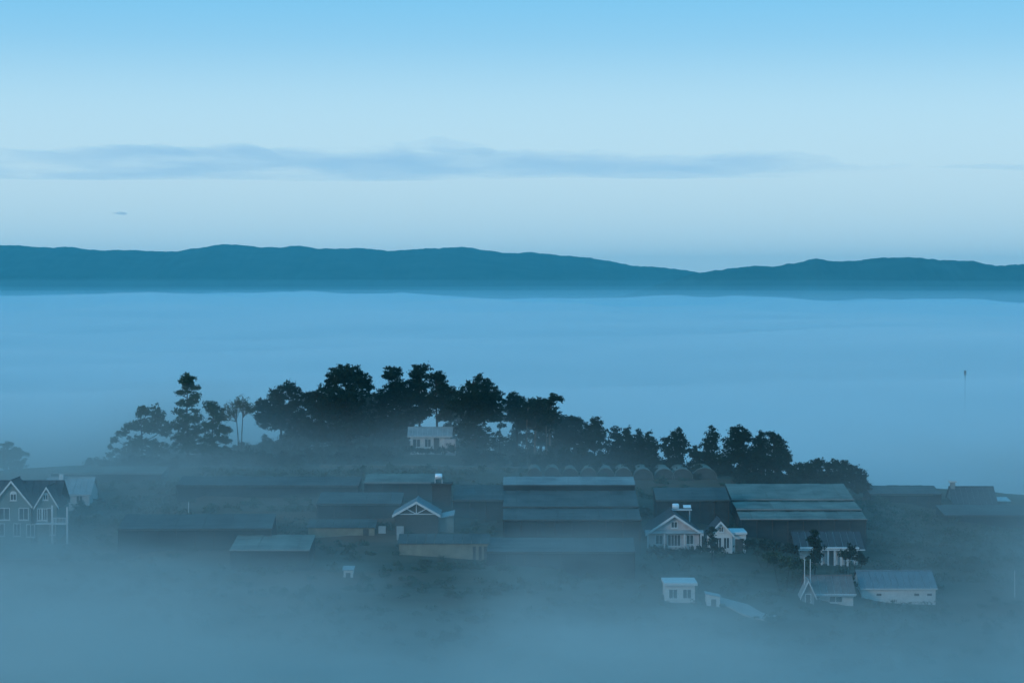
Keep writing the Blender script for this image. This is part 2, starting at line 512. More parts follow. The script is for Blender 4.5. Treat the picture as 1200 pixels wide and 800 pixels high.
# small white block house in the mist, and its outbuilding
p = hit(797, 706)
t = thing('flat_house', p, 'small white flat roofed house half lost in mist below the gable houses', 'house', 'village houses')
MB().box(-1.9, 1.9, 0, 5, -3, 2.25).build('wall', M_white, t)
MB().box(-2.1, 2.2, -0.5, 5.1, 2.253, 2.6).build('roof', M_trim, t)
window(t, -0.9, 0.6, 1.0, 1.1, 0); window(t, 0.9, 0.6, 1.0, 1.1, 0)
p = hit(836, 712)
t = thing('outbuilding', p, 'tiny white box shed with slanting top beside the pale concrete lane', 'shed')
MB().prism([(-0.85, -2), (0.85, -2), (0.85, 1.15), (-0.85, 1.5)], 0, 2.5).build('wall', M_white, t)
MB().slabq((-1.0, -0.15, 1.62), (1.0, -0.15, 1.21), (1.0, 2.7, 1.21), (-1.0, 2.7, 1.62), 0.07).build('roof', M_roofl, t)
MB().box(-0.3, 0.35, -0.03, 0.02, -0.5, 0.9).build('door', M_door, t)
p = hit(408, 678)
t = thing('outbuilding', p, 'tiny pale shed standing alone in the mist at centre left', 'shed')
MB().box(-0.6, 0.6, 0, 2, -2, 0.95).build('wall', M_white, t)
MB().slabq((-0.75, -0.2, 1.0), (0.75, -0.2, 1.0), (0.75, 2.2, 1.25), (-0.75, 2.2, 1.25), 0.07).build('roof', M_roofl, t)
MB().box(-0.3, 0.3, -0.03, 0.02, -0.9, 0.6).build('door', M_door, t)

# villas at the left edge
p = hit(34, 640)
t = thing('villa', p, 'green grey two storey villa with two front gables and arched attic windows', 'villa', 'village houses')
k = mpp(p.y)
def lx(px): return (px - 34) * k
H = (640 - 591) * k
MB().box(lx(-20), lx(66), 1.2, 9, -3, H).build('wall', M_teal, t)
roof_panels(t, (lx(-22), 0.85, H - 0.15), (lx(68), 0.85, H - 0.15), (lx(68), 5.1, H + 2.9), (lx(-22), 5.1, H + 2.9), 10, M_roofd)
roof_panels(t, (lx(68), 9.3, H - 0.15), (lx(-22), 9.3, H - 0.15), (lx(-22), 5.1, H + 2.9), (lx(68), 5.1, H + 2.9), 10, M_roofd)
gable_front(t, lx(-8), lx(36), 0, 5, H, 27 * k, M_teal, M_roofd, over=0.35, npan=3)
gable_front(t, lx(45), lx(68), -0.7, 5, H + 0.15, 19 * k, M_teal, M_roofd, over=0.4, npan=3)
for (wx, wz, ww, wh, yy, ar) in ((16, 586, 0.7, 0.75, 0, True), (55, 585, 0.55, 0.6, -0.7, True), (5, 609, 1.4, 1.5, 0, False), (28, 609, 1.2, 1.5, 0, False),
                             (0, 628, 1.1, 1.6, 0, False), (20, 628, 0.8, 1.6, 0, False), (36, 629, 1.0, 1.6, 0.0, False), (48, 609, 0.5, 1.5, -0.7, False), (54, 609, 0.5, 1.5, -0.7, False),
                             (63, 626, 0.6, 1.3, -0.7, False)):
    window(t, lx(wx), (640 - wz) * k, ww, wh, yy, arch=ar)
door(t, lx(60), 0.7, 1.9, -0.7, z=(640 - 612) * k)
MB().box(lx(45), lx(82), -2.0, -0.71, (640 - 613.5) * k, (640 - 612) * k).build('balcony_slab', M_trim, t)
for q in (64.5, 82):
    MB().box(lx(q) - 0.12, lx(q) + 0.12, -1.95, -1.7, -3, (640 - 593) * k if q > 70 else H).build('column', M_trim, t)
r = MB()
r.box(lx(66), lx(81), -1.95, -1.88, (640 - 606) * k, (640 - 605.4) * k)
for i in range(9):
    q = 66.5 + i * 1.7
    r.box(lx(q) - 0.03, lx(q) + 0.03, -1.94, -1.89, (640 - 612) * k, (640 - 606) * k)
r.build('railing', M_trim, t)
p = hit(86, 598)
t = thing('pale_roof_house', p, 'white house with large pale sheet roof behind the green grey villa', 'house', 'village houses')
zr = P(86, 578, p.y).z - p.z
eaves_front(t, -4.2, 2.4, 0, 6.5, zr, P(86, 560, p.y + 3.25).z - p.z - zr, M_white, M_roofl, over=0.3, npan=8)
window(t, -1.0, zr - 1.3, 1.1, 0.9, 0); window(t, 0.9, zr - 1.3, 0.8, 0.9, 0)
MB().box(2.2, 2.4, -0.5, -0.3, -3, zr - 0.1).build('porch_post', M_trim, t)
MB().box(-2.6, -2.0, 2.6, 3.1, zr + 1.4, zr + 2.6).build('chimney', M_trim, t)

# white house under the pines
x = P(505, 510, 366.5).x
p = Vector((x, 366.5, min(ground_z(x + a, 366.5) for a in (-3, 0, 3))))
t = thing('bungalow', p, 'white bungalow with long pale sheet roof sheltered under dark pines', 'house', 'village houses')
zr = P(506, 509.5, 366.5).z - p.z
eaves_front(t, -3.3, 3.0, 0, 4.4, zr, 1.0, M_white, M_roofl, over=0.5, npan=9)
door(t, 0.9, 0.9, 2.0, 0, z=zr - 2.5); window(t, -2.3, zr - 1.9, 1.1, 1.2, 0); window(t, -0.5, zr - 1.9, 0.9, 1.2, 0)
MB().box(2.2, 4.0, -1.3, -0.2, -2, zr - 0.6).build('side_room', M_pink, t)
for q in (-3.2, -1.2, 2.0):
    MB().box(q - 0.08, q + 0.08, -0.5, -0.34, -2, zr - 0.12).build('porch_post', M_trim, t)
# small sheds left of it
for q, w, lab in ((362, 1.1, 'tiny pale roofed hut under the trees, the left of the two huts'), (376, 1.6, 'tiny slant roofed white hut under the trees, the right of the two huts')):
    p = hit(q, 530)
    t = thing('hut', p, lab, 'hut', 'huts under the trees')
    MB().box(-w * .5, w * .5, 0, 1.8, -1, 0.7).build('wall', M_white, t)
    MB().slabq((-w * .65, -0.3, 0.72), (w * .65, -0.3, 0.95), (w * .65, 2, 1.1), (-w * .65, 2, 0.87), 0.06).build('roof', M_roofl, t)

# gable frame house centre left
p = hit(488, 628)
t = thing('frame_house', p, 'dark house with bright white open gable truss and side wing, centre left', 'house', 'village houses')
k = mpp(p.y)
gable_front(t, -3.0, 3.0, 0, 7, 2.9, 1.7, M_wood, M_roofg, over=0.35)
g = MB()
for a, b in (((-1.5, 3.75), (0, 2.95)), ((1.5, 3.75), (0, 2.95)), ((0, 2.95), (0, 4.5)), ((-3.1, 2.93), (3.1, 2.93))):
    g.bar((a[0], -0.12, a[1]), (b[0], -0.12, b[1]), 0.07)
g.build('truss', M_trim, t)
MB().prism([(3.01, -2), (5.1, -2), (5.1, 2.35), (4.3, 2.6), (3.01, 2.2)], 1.0, 5).build('side_wing', M_teal, t)
MB().slabq((3.02, 0.7, 2.28), (5.2, 0.7, 2.75), (5.2, 5.2, 3.0), (3.02, 5.2, 2.5), 0.08).build('side_roof', M_roofl, t)
for q in (-4.7, -2.2):
    MB().box(q - 0.5, q + 0.5, -1.0, -0.8, 0.35 if q < -3 else -0.6, 1.35).build('side_panel', M_roofl, t)
# long tan walled shed
p = hit(520, 655)
t = thing('long_shed', p, 'long low tan walled shed with three dark doorways at its right end', 'shed', 'village houses')
MB().box(-6.0, 6.0, 0, 4, -2, 1.9).build('wall', M_tan, t)
roof_panels(t, (-6.2, -0.3, 1.93), (6.2, -0.3, 1.93), (6.2, 4.2, 2.75), (-6.2, 4.2, 2.75), 10, M_film2)
for q in (4.1, 4.9, 5.6):
    MB().box(q - 0.2, q + 0.2, -0.05, 0.02, -0.3, 1.5).build('doorway', M_door, t)
p = hit(400, 628)
t = thing('long_shed', p, 'low tan shed with flat dark roof left of the open gable house', 'shed', 'village houses')
MB().box(-4.6, 4.6, 0, 4, -2, 1.2).build('wall', M_tan, t)
roof_panels(t, (-4.8, -0.3, 1.23), (4.8, -0.3, 1.23), (4.8, 4.2, 1.9), (-4.8, 4.2, 1.9), 8, M_film2)
MB().box(3.0, 3.8, -0.05, 0.02, -0.4, 1.0).build('doorway', M_door, t)

# house on the right skyline
p = hit(1140, 597)
t = thing('ridge_house', p, 'dark roofed house with white capped chimney on the right end of the ridge', 'house', 'village houses')
k = mpp(p.y)
eaves_front(t, -2.9, 3.7, 0, 7, 0.9, 2.3, M_grey, M_roofd, over=0.3, npan=8, gutter=False)
ch = MB().box(-2.9, -2.2, 3.0, 3.8, 2.9, 4.0).build('chimney', M_grey, t)
MB().box(-3.1, -2.0, 2.85, 3.95, 4.003, 4.25).build('chimney_cap', M_trim, ch)
window(t, -1.2, 0.0, 0.9, 0.7, 0); window(t, 1.6, 0.0, 0.9, 0.7, 0)
p = hit(1176, 596)
t = thing('lean_to', p, 'low white topped lean-to at the right of the ridge house', 'shed')
MB().box(-1.2, 1.6, 3, 6, -2, 0.9).build('wall', M_grey, t)
MB().slabq((-1.4, 2.7, 0.95), (1.8, 2.7, 0.95), (1.8, 6.2, 1.3), (-1.4, 6.2, 1.3), 0.07).build('roof', M_trim, t)

# ------------------------------------------------------------------ greenhouses
def greenhouse(name, label, px0, px1, pyb, strips, film, group='plastic greenhouses on the terraces', npan=9, skirt=M_net, posts=8, bright=-1):
    """strips: (z above the front ground, run in metres, rise, gap to next) from front to back."""
    pc = hit((px0 + px1) / 2, pyb)
    k = mpp(pc.y)
    x0, x1 = (px0 - 600) * k - pc.x, (px1 - 600) * k - pc.x
    t = thing(name, pc, label, 'greenhouse', group, rz=R(random.uniform(-2.5, 2.5)) if len(strips) == 1 else 0.0)
    y = 0.0
    for (z, run, rise) in strips:
        a, b, c, d = (x0, y, z), (x1, y, z), (x1, y + run, z + rise), (x0, y + run, z + rise)
        roof_panels(t, a, b, c, d, npan, M_film3 if bright == strips.index((z, run, rise)) else film, t=0.05, name='film_panel', lap=0.012)
        MB().box(x0 - 0.05, x1 + 0.05, y - 0.16, y - 0.04, z - 0.12, z + 0.05).build('gutter', M_film3 if film is M_film else film, t)
        if y > 0 and z - zprev > 0.3:
            MB().box(x0 + 0.05, x1 - 0.05, y + 0.02, y + 0.1, zprev - 0.4, z - 0.13).build('slot_shade_sheet', M_dark, t)  # dark sheet added as the shadow in the step between strips
        zprev = z + rise
        y += run + 0.25
    yend = y - 0.25
    zf, zb = strips[0][0], strips[-1][0]
    MB().box(x0 + 0.1, x1 - 0.1, 0.35, 0.43, -2.5, zf - 0.25).build('front_net', skirt, t)
    for xx in (x0 + 0.06, x1 - 0.12):
        m = MB()
        yy = 0.0
        for (z, run, rise) in strips:
            n = len(m.v)
            m.v += [(xx, yy, -2.5), (xx, yy + run, -2.5), (xx, yy + run, z + rise - 0.1), (xx, yy, z - 0.1), (xx + .06, yy, -2.5), (xx + .06, yy + run, -2.5), (xx + .06, yy + run, z + rise - 0.1), (xx + .06, yy, z - 0.1)]
            m.f += [tuple(n + i for i in q) for q in ((0, 1, 2, 3), (7, 6, 5, 4), (0, 4, 5, 1), (1, 5, 6, 2), (2, 6, 7, 3), (3, 7, 4, 0))]
            yy += run + 0.25
        m.build('side_net', skirt, t)
    for i in range(posts):
        xx = x0 + 0.2 + (x1 - x0 - 0.4) * i / (posts - 1)
        MB().bar((xx, 0.05, -2.5), (xx, 0.05, zf - 0.2), 0.06).build('post', M_wood, t)
    return t, (x0, x1, yend)

greenhouse('greenhouse', 'largest greenhouse with three stepped green grey film roofs above the porch house', 868, 1017, 641,
           [(4.0, 5.0, 0.6), (4.85, 7.0, 0.45), (5.6, 10.5, 1.35)], M_film, npan=10, posts=9)
greenhouse('greenhouse', 'wide greenhouse with bright upper strip and dark slot, left of the arched tunnels', 589, 752, 640,
           [(3.6, 6.5, 0.9), (4.75, 8.5, 1.5), (7.0, 5.0, 0.8)], M_film2, npan=10, posts=9, bright=2)
greenhouse('greenhouse', 'grey topped greenhouse between the wide greenhouse and the largest one', 769, 856, 615,
           [(3.5, 7.0, 1.2)], M_film2, npan=6, posts=6)
greenhouse('greenhouse', 'long dim greenhouse with rounded ends and brown underside in the left field', 137, 318, 645,
           [(2.9, 9.0, 1.1)], M_film2, npan=11, posts=9)
greenhouse('greenhouse', 'pale roofed greenhouse fading into mist below the long dim one', 268, 362, 668,
           [(2.7, 9.0, 1.0)], M_film, npan=6, posts=5)
greenhouse('greenhouse', 'dim greenhouse directly above the low tan shed, left of the open gable house', 370, 470, 612,
           [(2.4, 7.0, 1.0)], M_film2, npan=7, posts=6)
greenhouse('greenhouse', 'dim greenhouse with thin pale roof line left of the water tower', 426, 510, 588,
           [(2.6, 6.0, 0.8)], M_film, npan=6, posts=5)
greenhouse('greenhouse', 'dim greenhouse between the water tower and the wide greenhouse', 530, 590, 612,
           [(2.9, 9.0, 1.4)], M_film2, npan=5, posts=4)
greenhouse('greenhouse', 'low wide dark greenhouse sinking into mist in front of the wide one', 570, 745, 672,
           [(2.7, 8.0, 1.0)], M_film2, npan=10, posts=9)
greenhouse('greenhouse', 'plastic roofed greenhouse with dark open front on the right skyline', 1020, 1105, 590,
           [(1.5, 6.0, 0.8)], M_film2, npan=6, posts=7)
greenhouse('greenhouse', 'dark netted greenhouse left of the open gable house beside a field', 205, 420, 585,
           [(2.0, 6.0, 0.8)], M_film2, npan=10, posts=9)
greenhouse('greenhouse', 'faint grey greenhouse at the left edge sinking into the mist', -20, 62, 668,
           [(1.6, 8.0, 1.0)], M_film, npan=6, posts=5, skirt=M_film2)
greenhouse('greenhouse', 'long low pale greenhouse roof on the left skyline below the round bush', 58, 190, 566,
           [(1.5, 6.0, 0.6)], M_film, npan=9, posts=8)
greenhouse('greenhouse', 'pale roofed greenhouse just under the tall layered pine', 186, 262, 540,
           [(1.3, 4.5, 0.6)], M_film, npan=6, posts=6)
greenhouse('greenhouse', 'pale flat greenhouse roof at the right edge below the ridge house', 1108, 1225, 618,
           [(1.8, 7.0, 0.9)], M_film2, npan=7, posts=6)
# earth track along the ridge
m = MB()
tr_px = [375 + 25 * i for i in range(11)]
for i, a in enumerate(tr_px):
    y = 357.5 - 0.22 * i
    x = P(a, 500, y).x
    for s_ in (-1, 1):
        for zz in (0.22, -0.6):
            m.v.append((x, y + s_ * 1.3, max(ground_z(x, y - 1.3), ground_z(x, y + 1.3)) + zz))
for i in range(len(tr_px) - 1):
    a = i * 4
    for q in ((0, 4, 6, 2), (1, 3, 7, 5), (0, 1, 5, 4), (2, 6, 7, 3)):
        m.f.append(tuple(a + w_ for w_ in q))
tag(m.build('track', surf('dry_earth', (0.13, 0.12, 0.095), 0.95, 0.8, 0.25, bump=0.3)), kind='structure')

# arched tunnels in a row
cols = [(826, 14.5, 546), (800, 12.0, 547), (779, 11.5, 547), (754, 11.5, 547), (731, 10.5, 546), (710, 10.5, 546), (690, 10, 546), (668, 10, 546), (647, 10, 545), (626, 9, 546)]
ords = ['the broad rightmost', 'second', 'third', 'fourth', 'fifth', 'sixth', 'seventh', 'eighth', 'ninth', 'tenth and leftmost']
for (q, rpx, top), o_ in zip(cols, ords):
    d = hit(q, 562).y
    k = mpp(d)
    x = P(q, 560, d).x
    z0 = ground_z(x, d)
    zt = P(q, top, d).z
    rr = rpx * k
    hh = max(0.9, (zt - z0) * 0.86)
    lab = 'arched plastic tunnel, ' + o_ + (' of the row under the pines' if 'right' in o_ or 'left' in o_ else ' from the right in the row under the pines')
    t = thing('plastic_tunnel', (x, d, z0), lab, 'greenhouse', 'arched plastic tunnels in a row')
    n = 14
    arc = [(rr * math.cos(math.pi * i / n), hh * math.sin(math.pi * i / n) ** 0.8) for i in range(n + 1)]
    m = MB()
    for j, yy in enumerate((0.06, 3.0, 6.0, 9.0)):
        m.v += [(a, yy, b + 0.02 * (j % 2)) for a, b in arc]
    for j in range(3):
        for i in range(n):
            b = j * (n + 1) + i
            m.f.append((b, b + 1, b + n + 2, b + n + 1))
    m.build('film_cover', M_film, t, smooth=True)
    e = MB()
    e.prism([(a * 0.97, b * 0.97) for a, b in arc] + [(-rr * 0.97, -1.5), (rr * 0.97, -1.5)], 0.1, 0.16)
    e.build('end_sheet', M_film2, t)
    h_ = MB()
    for i in range(n):
        h_.bar((arc[i][0], 0, arc[i][1]), (arc[i + 1][0], 0, arc[i + 1][1]), 0.05, 5)
    h_.build('hoop', M_film, t)
    MB().box(-0.4, 0.4, 0.03, 0.09, -0.8, hh * 0.5).build('door_flap', M_film2, t)

# ------------------------------------------------------------------ water tanks, posts, lane
def tank(parent, x, y, z, r, L):
    """Steel drum lying along x on a frame."""
    m = MB(); n = 12
    prof = [(-L / 2, 0.0), (-L / 2, r * 0.8), (-L / 2 + 0.12, r), (L / 2 - 0.12, r), (L / 2, r * 0.8), (L / 2, 0.0)]
    for (a, b) in prof:
        for i in range(n):
            th = 2 * math.pi * i / n
            m.v.append((x + a, y + max(b, 0.01) * math.cos(th), z + r + max(b, 0.01) * math.sin(th)))
    for j in range(len(prof) - 1):
        for i in range(n):
            i2 = (i + 1) % n
            m.f.append((j * n + i, j * n + i2, (j + 1) * n + i2, (j + 1) * n + i))
    m.build('tank', M_tank, parent, smooth=True)

p = hit(517, 606)
t = thing('water_tower', p, 'dark square tower with white water tank on top near the open gable house', 'water tower')
zt = P(512, 564, p.y).z - p.z
MB().box(-1.3, 1.4, 0, 2.6, -2, zt - 0.5).build('tower_body', M_wood, t)
MB().box(-1.5, 1.6, -0.2, 2.8, zt - 0.497, zt - 0.3).build('platform', M_wood, t)
f = MB()
for a in (-0.9, 0.1):
    for b in (0.9, 1.7):
        f.bar((a, b, zt - 0.3), (a, b, zt + 0.25), 0.05)
f.build('tank_frame', M_trim, t)
tank(t, -0.4, 1.3, zt + 0.2, 0.42, 1.0)
p = hit(797, 624)
t = thing('water_tank_stand', p, 'white water tank and small pale panel on a stand behind the pale gable house', 'water tank')
zt = P(792, 598, p.y).z - p.z
f = MB()
for a in (-1.2, 1.4):
    for b in (0.3, 1.3):
        f.bar((a, b, -1), (a, b, zt), 0.06)
f.box(-1.4, 1.7, 0.1, 1.5, zt + 0.003, zt + 0.15)
f.build('stand', M_trim, t)
tank(t, -0.6, 0.8, zt + 0.15, 0.4, 0.95)
MB().slabq((0.5, 0.3, zt + 0.4), (1.6, 0.3, zt + 0.4), (1.6, 1.3, zt + 0.7), (0.5, 1.3, zt + 0.7), 0.06).build('panel', M_ibc, t)

for (q, b, top, lab) in ((221, 608, 588, 'thin white pole standing behind the long dim greenhouse'),
                         (286, 642, 624, 'short pale post at the right end of the long dim greenhouse'),
                         (1189, 700, 668, 'faint pale pole in the mist near the right edge')):
    p = hit(q, b)
    hgt = P(q, top, p.y).z - p.z
    t = tag(MB().bar((0, 0, -0.5), (0, 0, hgt), 0.085, 8, 0.06).build('pole', M_trim), lab, 'pole')
    t.location = p

# pale concrete lane sloping down on the lower right
lane_px = [(838, 702), (855, 708), (872, 716), (888, 722), (905, 726)]
m = MB()
for i, (a, b) in enumerate(lane_px):
    c = hit(a, b)
    w = 1.0 + 0.15 * i
    for s_ in (-1, 1):
        for zz in (0.16, -0.3):
            yy = c.y + s_ * w
            m.v.append((c.x + s_ * w * 0.5, yy, max(ground_z(c.x + s_ * w * 0.5, yy), c.z - 1.0) + zz))
for i in range(len(lane_px) - 1):
    a = i * 4
    for q in ((0, 4, 6, 2), (1, 3, 7, 5), (0, 1, 5, 4), (2, 6, 7, 3)):
        m.f.append(tuple(a + w_ for w_ in q))
tag(m.build('path', M_conc), kind='structure')

# mast head standing out of the fog sea
d = 905.0
b = P(1131, 434, d)
t = thing('mast', (b.x, d, -41), 'tiny dark mast head poking out of the fog at right', 'mast')
MB().bar((0, 0, 0), (0, 0, b.z + 41), 0.3, 8, 0.14).build('pole', M_net, t)
MB().box(-0.36, 0.36, -0.3, 0.3, b.z + 39.2, b.z + 41.003).build('antenna', M_grey, t)
# ------------------------------------------------------------------ trees
def leaf_mat(name, c1, c2):
    m, n, l, b = mat_nodes(name)
    g = n.new('ShaderNodeNewGeometry')
    rp = n.new('ShaderNodeValToRGB')
    rp.color_ramp.elements[0].color = (*c1, 1)
    rp.color_ramp.elements[1].color = (*c2, 1)
    l.new(g.outputs['Random Per Island'], rp.inputs[0])
    l.new(rp.outputs[0], b.inputs['Base Color'])
    b.inputs['Roughness'].default_value = 0.85
    b.inputs['Specular IOR Level'].default_value = 0.05
    return m
M_pine = leaf_mat('pine_needles', (0.012, 0.024, 0.017), (0.026, 0.044, 0.027))
M_broad = leaf_mat('broad_leaves_hazed', (0.03, 0.055, 0.035), (0.07, 0.105, 0.06))  # lighter tone also puts haze into the colour of the left trees
M_dry = leaf_mat('dry_twig_leaves', (0.10, 0.11, 0.075), (0.16, 0.16, 0.11))
M_crop = leaf_mat('crop_leaves', (0.04, 0.055, 0.03), (0.085, 0.085, 0.05))
M_bark = surf('bark', (0.05, 0.042, 0.035), 0.95, 2.0, 0.35, bump=0.4, spec=0.05)
M_barkp = surf('pale_bark', (0.17, 0.155, 0.135), 0.95, 2.0, 0.3, bump=0.3, spec=0.05)

def leaf_tris(centres, L, W, up=0.35):
    """Slim leaf-sized diamonds, one per centre, at random angles leaning upward."""
    n = len(centres)
    d = rng.normal(size=(n, 3)); d[:, 2] += up
    d /= np.linalg.norm(d, axis=1)[:, None]
    e = np.cross(d, rng.normal(size=(n, 3)))
    e /= np.linalg.norm(e, axis=1)[:, None] + 1e-9
    sc = rng.uniform(0.65, 1.35, n)[:, None]
    a = centres - d * L * 0.5 * sc
    b = centres + e * W * 0.5 * sc
    c = centres + d * L * 0.5 * sc
    f = centres - e * W * 0.5 * sc
    return np.stack([a, b, c, f], 1).reshape(-1, 3)

def leaf_mesh(name, verts, mat, parent=None):
    n = len(verts) // 4
    me = bpy.data.meshes.new(name)
    me.vertices.add(len(verts))
    me.vertices.foreach_set('co', verts.astype(np.float32).ravel())
    me.loops.add(n * 4)
    me.loops.foreach_set('vertex_index', np.arange(n * 4, dtype=np.int32))
    me.polygons.add(n)
    me.polygons.foreach_set('loop_start', np.arange(0, n * 4, 4, dtype=np.int32))
    me.polygons.foreach_set('loop_total', np.full(n, 4, dtype=np.int32))
    me.update()
    me.validate()
    me.materials.append(mat)
    o = bpy.data.objects.new(name, me)
    COL.objects.link(o)
    if parent: o.parent = parent
    return o

def puff_points(c, r, dens, clump=0.36):
    """Points in an ellipsoid gathered into sub-clumps, with a ragged outline."""
    area = math.pi * r[0] * r[2]
    ncl = max(5, int(area / (clump * clump) * 0.95))
    u = rng.normal(size=(ncl, 3))
    u /= np.linalg.norm(u, axis=1)[:, None]
    rad = rng.uniform(0.02, 1.0, ncl) ** 0.5 * rng.uniform(0.9, 1.14, ncl)
    cc = u * rad[:, None] * np.array(r)
    cc[:, 2] = np.where(cc[:, 2] < 0, cc[:, 2] * 0.75, cc[:, 2])
    per = max(4, int(dens * 2.3))
    pts = np.repeat(cc, per, 0) + rng.normal(size=(ncl * per, 3)) * clump * np.array([0.55, 0.55, 0.38])
    return pts + np.array(c)

def tree(name, label, group, trunk_px, d, puffs, cat='pine tree', mat=None, bark=None, dens=11, leaf=(0.42, 0.17), tr=0.22, lean=0.0, forks=None, top=None, base=None, limbs=True, fat=1.18):
    """puffs: (px, py, rx px, ry px) masses of the crown at distance d."""
    k = mpp(d)
    x0 = P(trunk_px, 500, d).x
    gz = ground_z(x0, d)
    if base is not None:
        gz = min(gz, P(trunk_px, base, d).z)
    t = thing(name, (x0, d, gz), label, cat, group)
    cs = []
    pts = []
    for (px, py, rx, ry) in puffs:
        w = P(px, py, d)
        dep = random.uniform(-0.5, 0.5) * min(3.0, rx * k)
        c = Vector((w.x - x0, dep, w.z - gz))
        r = (rx * k * fat, rx * k * fat * 0.85, ry * k * fat)
        cs.append((c, r))
        pts.append(puff_points(c, r, dens))
    V = leaf_tris(np.concatenate(pts), *leaf)
    leaf_mesh('crown', V, mat or M_pine, t)
    ztop = max(c.z for c, r in cs) if top is None else P(trunk_px, top, d).z - gz
    m = MB()
    n = 7
    path = []
    ph = random.uniform(0, 6)
    for i in range(n + 1):
        f = i / n
        path.append(Vector((lean * k * f + 0.18 * math.sin(ph + 4 * f) * f, 0.12 * math.sin(ph + 3 * f), -1.0 + (ztop + 1.0) * f)))
    for i in range(n):
        m.bar(path[i], path[i + 1], tr * (1 - 0.75 * i / n), 7, tr * (1 - 0.75 * (i + 1) / n))
    m.build('trunk', bark or M_bark, t, smooth=True)
    if limbs:
        for c, r in cs:
            zs = max(0.8, min(ztop * 0.93, c.z - r[2] * 0.4 - abs(c.x) * 0.35))
            f = (zs + 1) / (ztop + 1)
            i = min(n - 1, int(f * n))
            s_ = path[i].lerp(path[i + 1], f * n - i)
            e = Vector((c.x, c.y, c.z + r[2] * 0.1))
            if (e - s_).length < 0.5: continue
            mid = s_.lerp(e, 0.5) + Vector((0, 0, -0.12 * (e - s_).length * 0.5))
            lb = MB()
            lb.bar(s_, mid, tr * 0.4, 5, tr * 0.3)
            lb.bar(mid, e, tr * 0.3, 5, tr * 0.12)
            for q in range(3):
                e2 = e + Vector((random.uniform(-1, 1) * r[0] * .7, random.uniform(-1, 1) * r[1] * .5, random.uniform(-.2, .8) * r[2]))
                lb.bar(mid.lerp(e, 0.6), e2, tr * 0.16, 4, tr * 0.06)
            lb.build('limb', bark or M_bark, t)
    return t

G1 = 'trees on the ridge'
tree('broadleaf_tree', 'broad round topped tree with airy drooping left side, left of the tall layered pine', G1, 166, 368,
     [(170, 482, 12, 10), (185, 485, 9, 12), (157, 499, 13, 7), (142, 507, 8, 5), (133, 515, 6, 4), (178, 500, 20, 12), (160, 519, 17, 9), (194, 503, 8, 12), (150, 531, 13, 9), (180, 527, 22, 13), (130, 524, 4, 3), (128, 532, 4, 4), (138, 529, 5, 4)],
     'tree', M_broad, dens=9, leaf=(0.4, 0.18), fat=0.98)
tree('pine_tree', 'tallest layered pine with round top tuft above stacked foliage shelves', G1, 220, 365,
     [(220, 446, 9.5, 9), (220, 451, 9, 7), (215, 459, 6, 4), (229, 455, 5, 4), (210, 461, 4, 4), (230, 464, 5, 6), (216, 473, 12, 5), (226, 470, 7, 6), (211, 482, 7, 4), (229, 481, 6, 3), (222, 491, 17, 7), (210, 499, 14, 6), (230, 504, 16, 7), (218, 513, 20, 7), (224, 523, 24, 8)], 'pine tree', M_broad, dens=11, fat=1.0)
tree('pine_tree', 'pyramid shaped pine with ragged right edge between tall layered pine and bare forked tree', G1, 249, 362,
     [(246, 475, 8, 5), (251, 481, 11, 6), (255, 489, 12, 6), (249, 498, 14, 6), (259, 504, 12, 6), (250, 515, 17, 7), (264, 516, 8, 5), (247, 527, 20, 8)], 'pine tree', M_broad, dens=11, fat=1.0)
# bare forked tree
d = 362; k = mpp(d)
x0 = P(281, 520, d).x; gz = ground_z(x0, d)
t = thing('bare_tree', (x0, d, gz), 'slender pale tree with two parallel stems and sparse fan crown', 'tree', G1)
sk = MB()
tips = []
def zpx(py): return P(281, py, d).z - gz
for bx, ftop, span, lo in ((-0.13, -0.55, (-82, 22), 489), (0.15, 0.5, (-25, 80), 486)):
    fork = Vector((ftop, 0, zpx(lo)))
    sk.bar((bx, 0, -1), (bx * 2.2, 0, fork.z * 0.6), 0.12, 6, 0.09)
    sk.bar((bx * 2.2, 0, fork.z * 0.6), fork, 0.09, 6, 0.07)
    for q in range(15):
        a = R(span[0] + (span[1] - span[0]) * (q + random.uniform(-.3, .3)) / 14)
        L = random.uniform(0.7, 1.0) * (3.1 - 0.9 * abs(math.sin(a)))
        s_ = fork + Vector((0, 0, random.uniform(-0.7, 0.2)))
        e = s_ + Vector((math.sin(a) * L, random.uniform(-1.0, 1.0), math.cos(a) * L + 0.25))
        sk.bar(s_, e, 0.06, 4, 0.03)
        for w in range(5):
            f = random.uniform(0.5, 1.0)
            e2 = s_.lerp(e, f) + Vector((random.uniform(-.5, .5), random.uniform(-.4, .4), random.uniform(-.1, .5)))
            sk.bar(s_.lerp(e, f * 0.9), e2, 0.035, 3, 0.018)
            tips.append(e2)
sk.build('trunk', M_barkp, t)
pts = np.repeat(np.array([tuple(v) for v in tips]), 10, 0)
pts = pts + rng.normal(size=pts.shape) * 0.2
leaf_mesh('crown', leaf_tris(pts, 0.32, 0.12), M_dry, t)

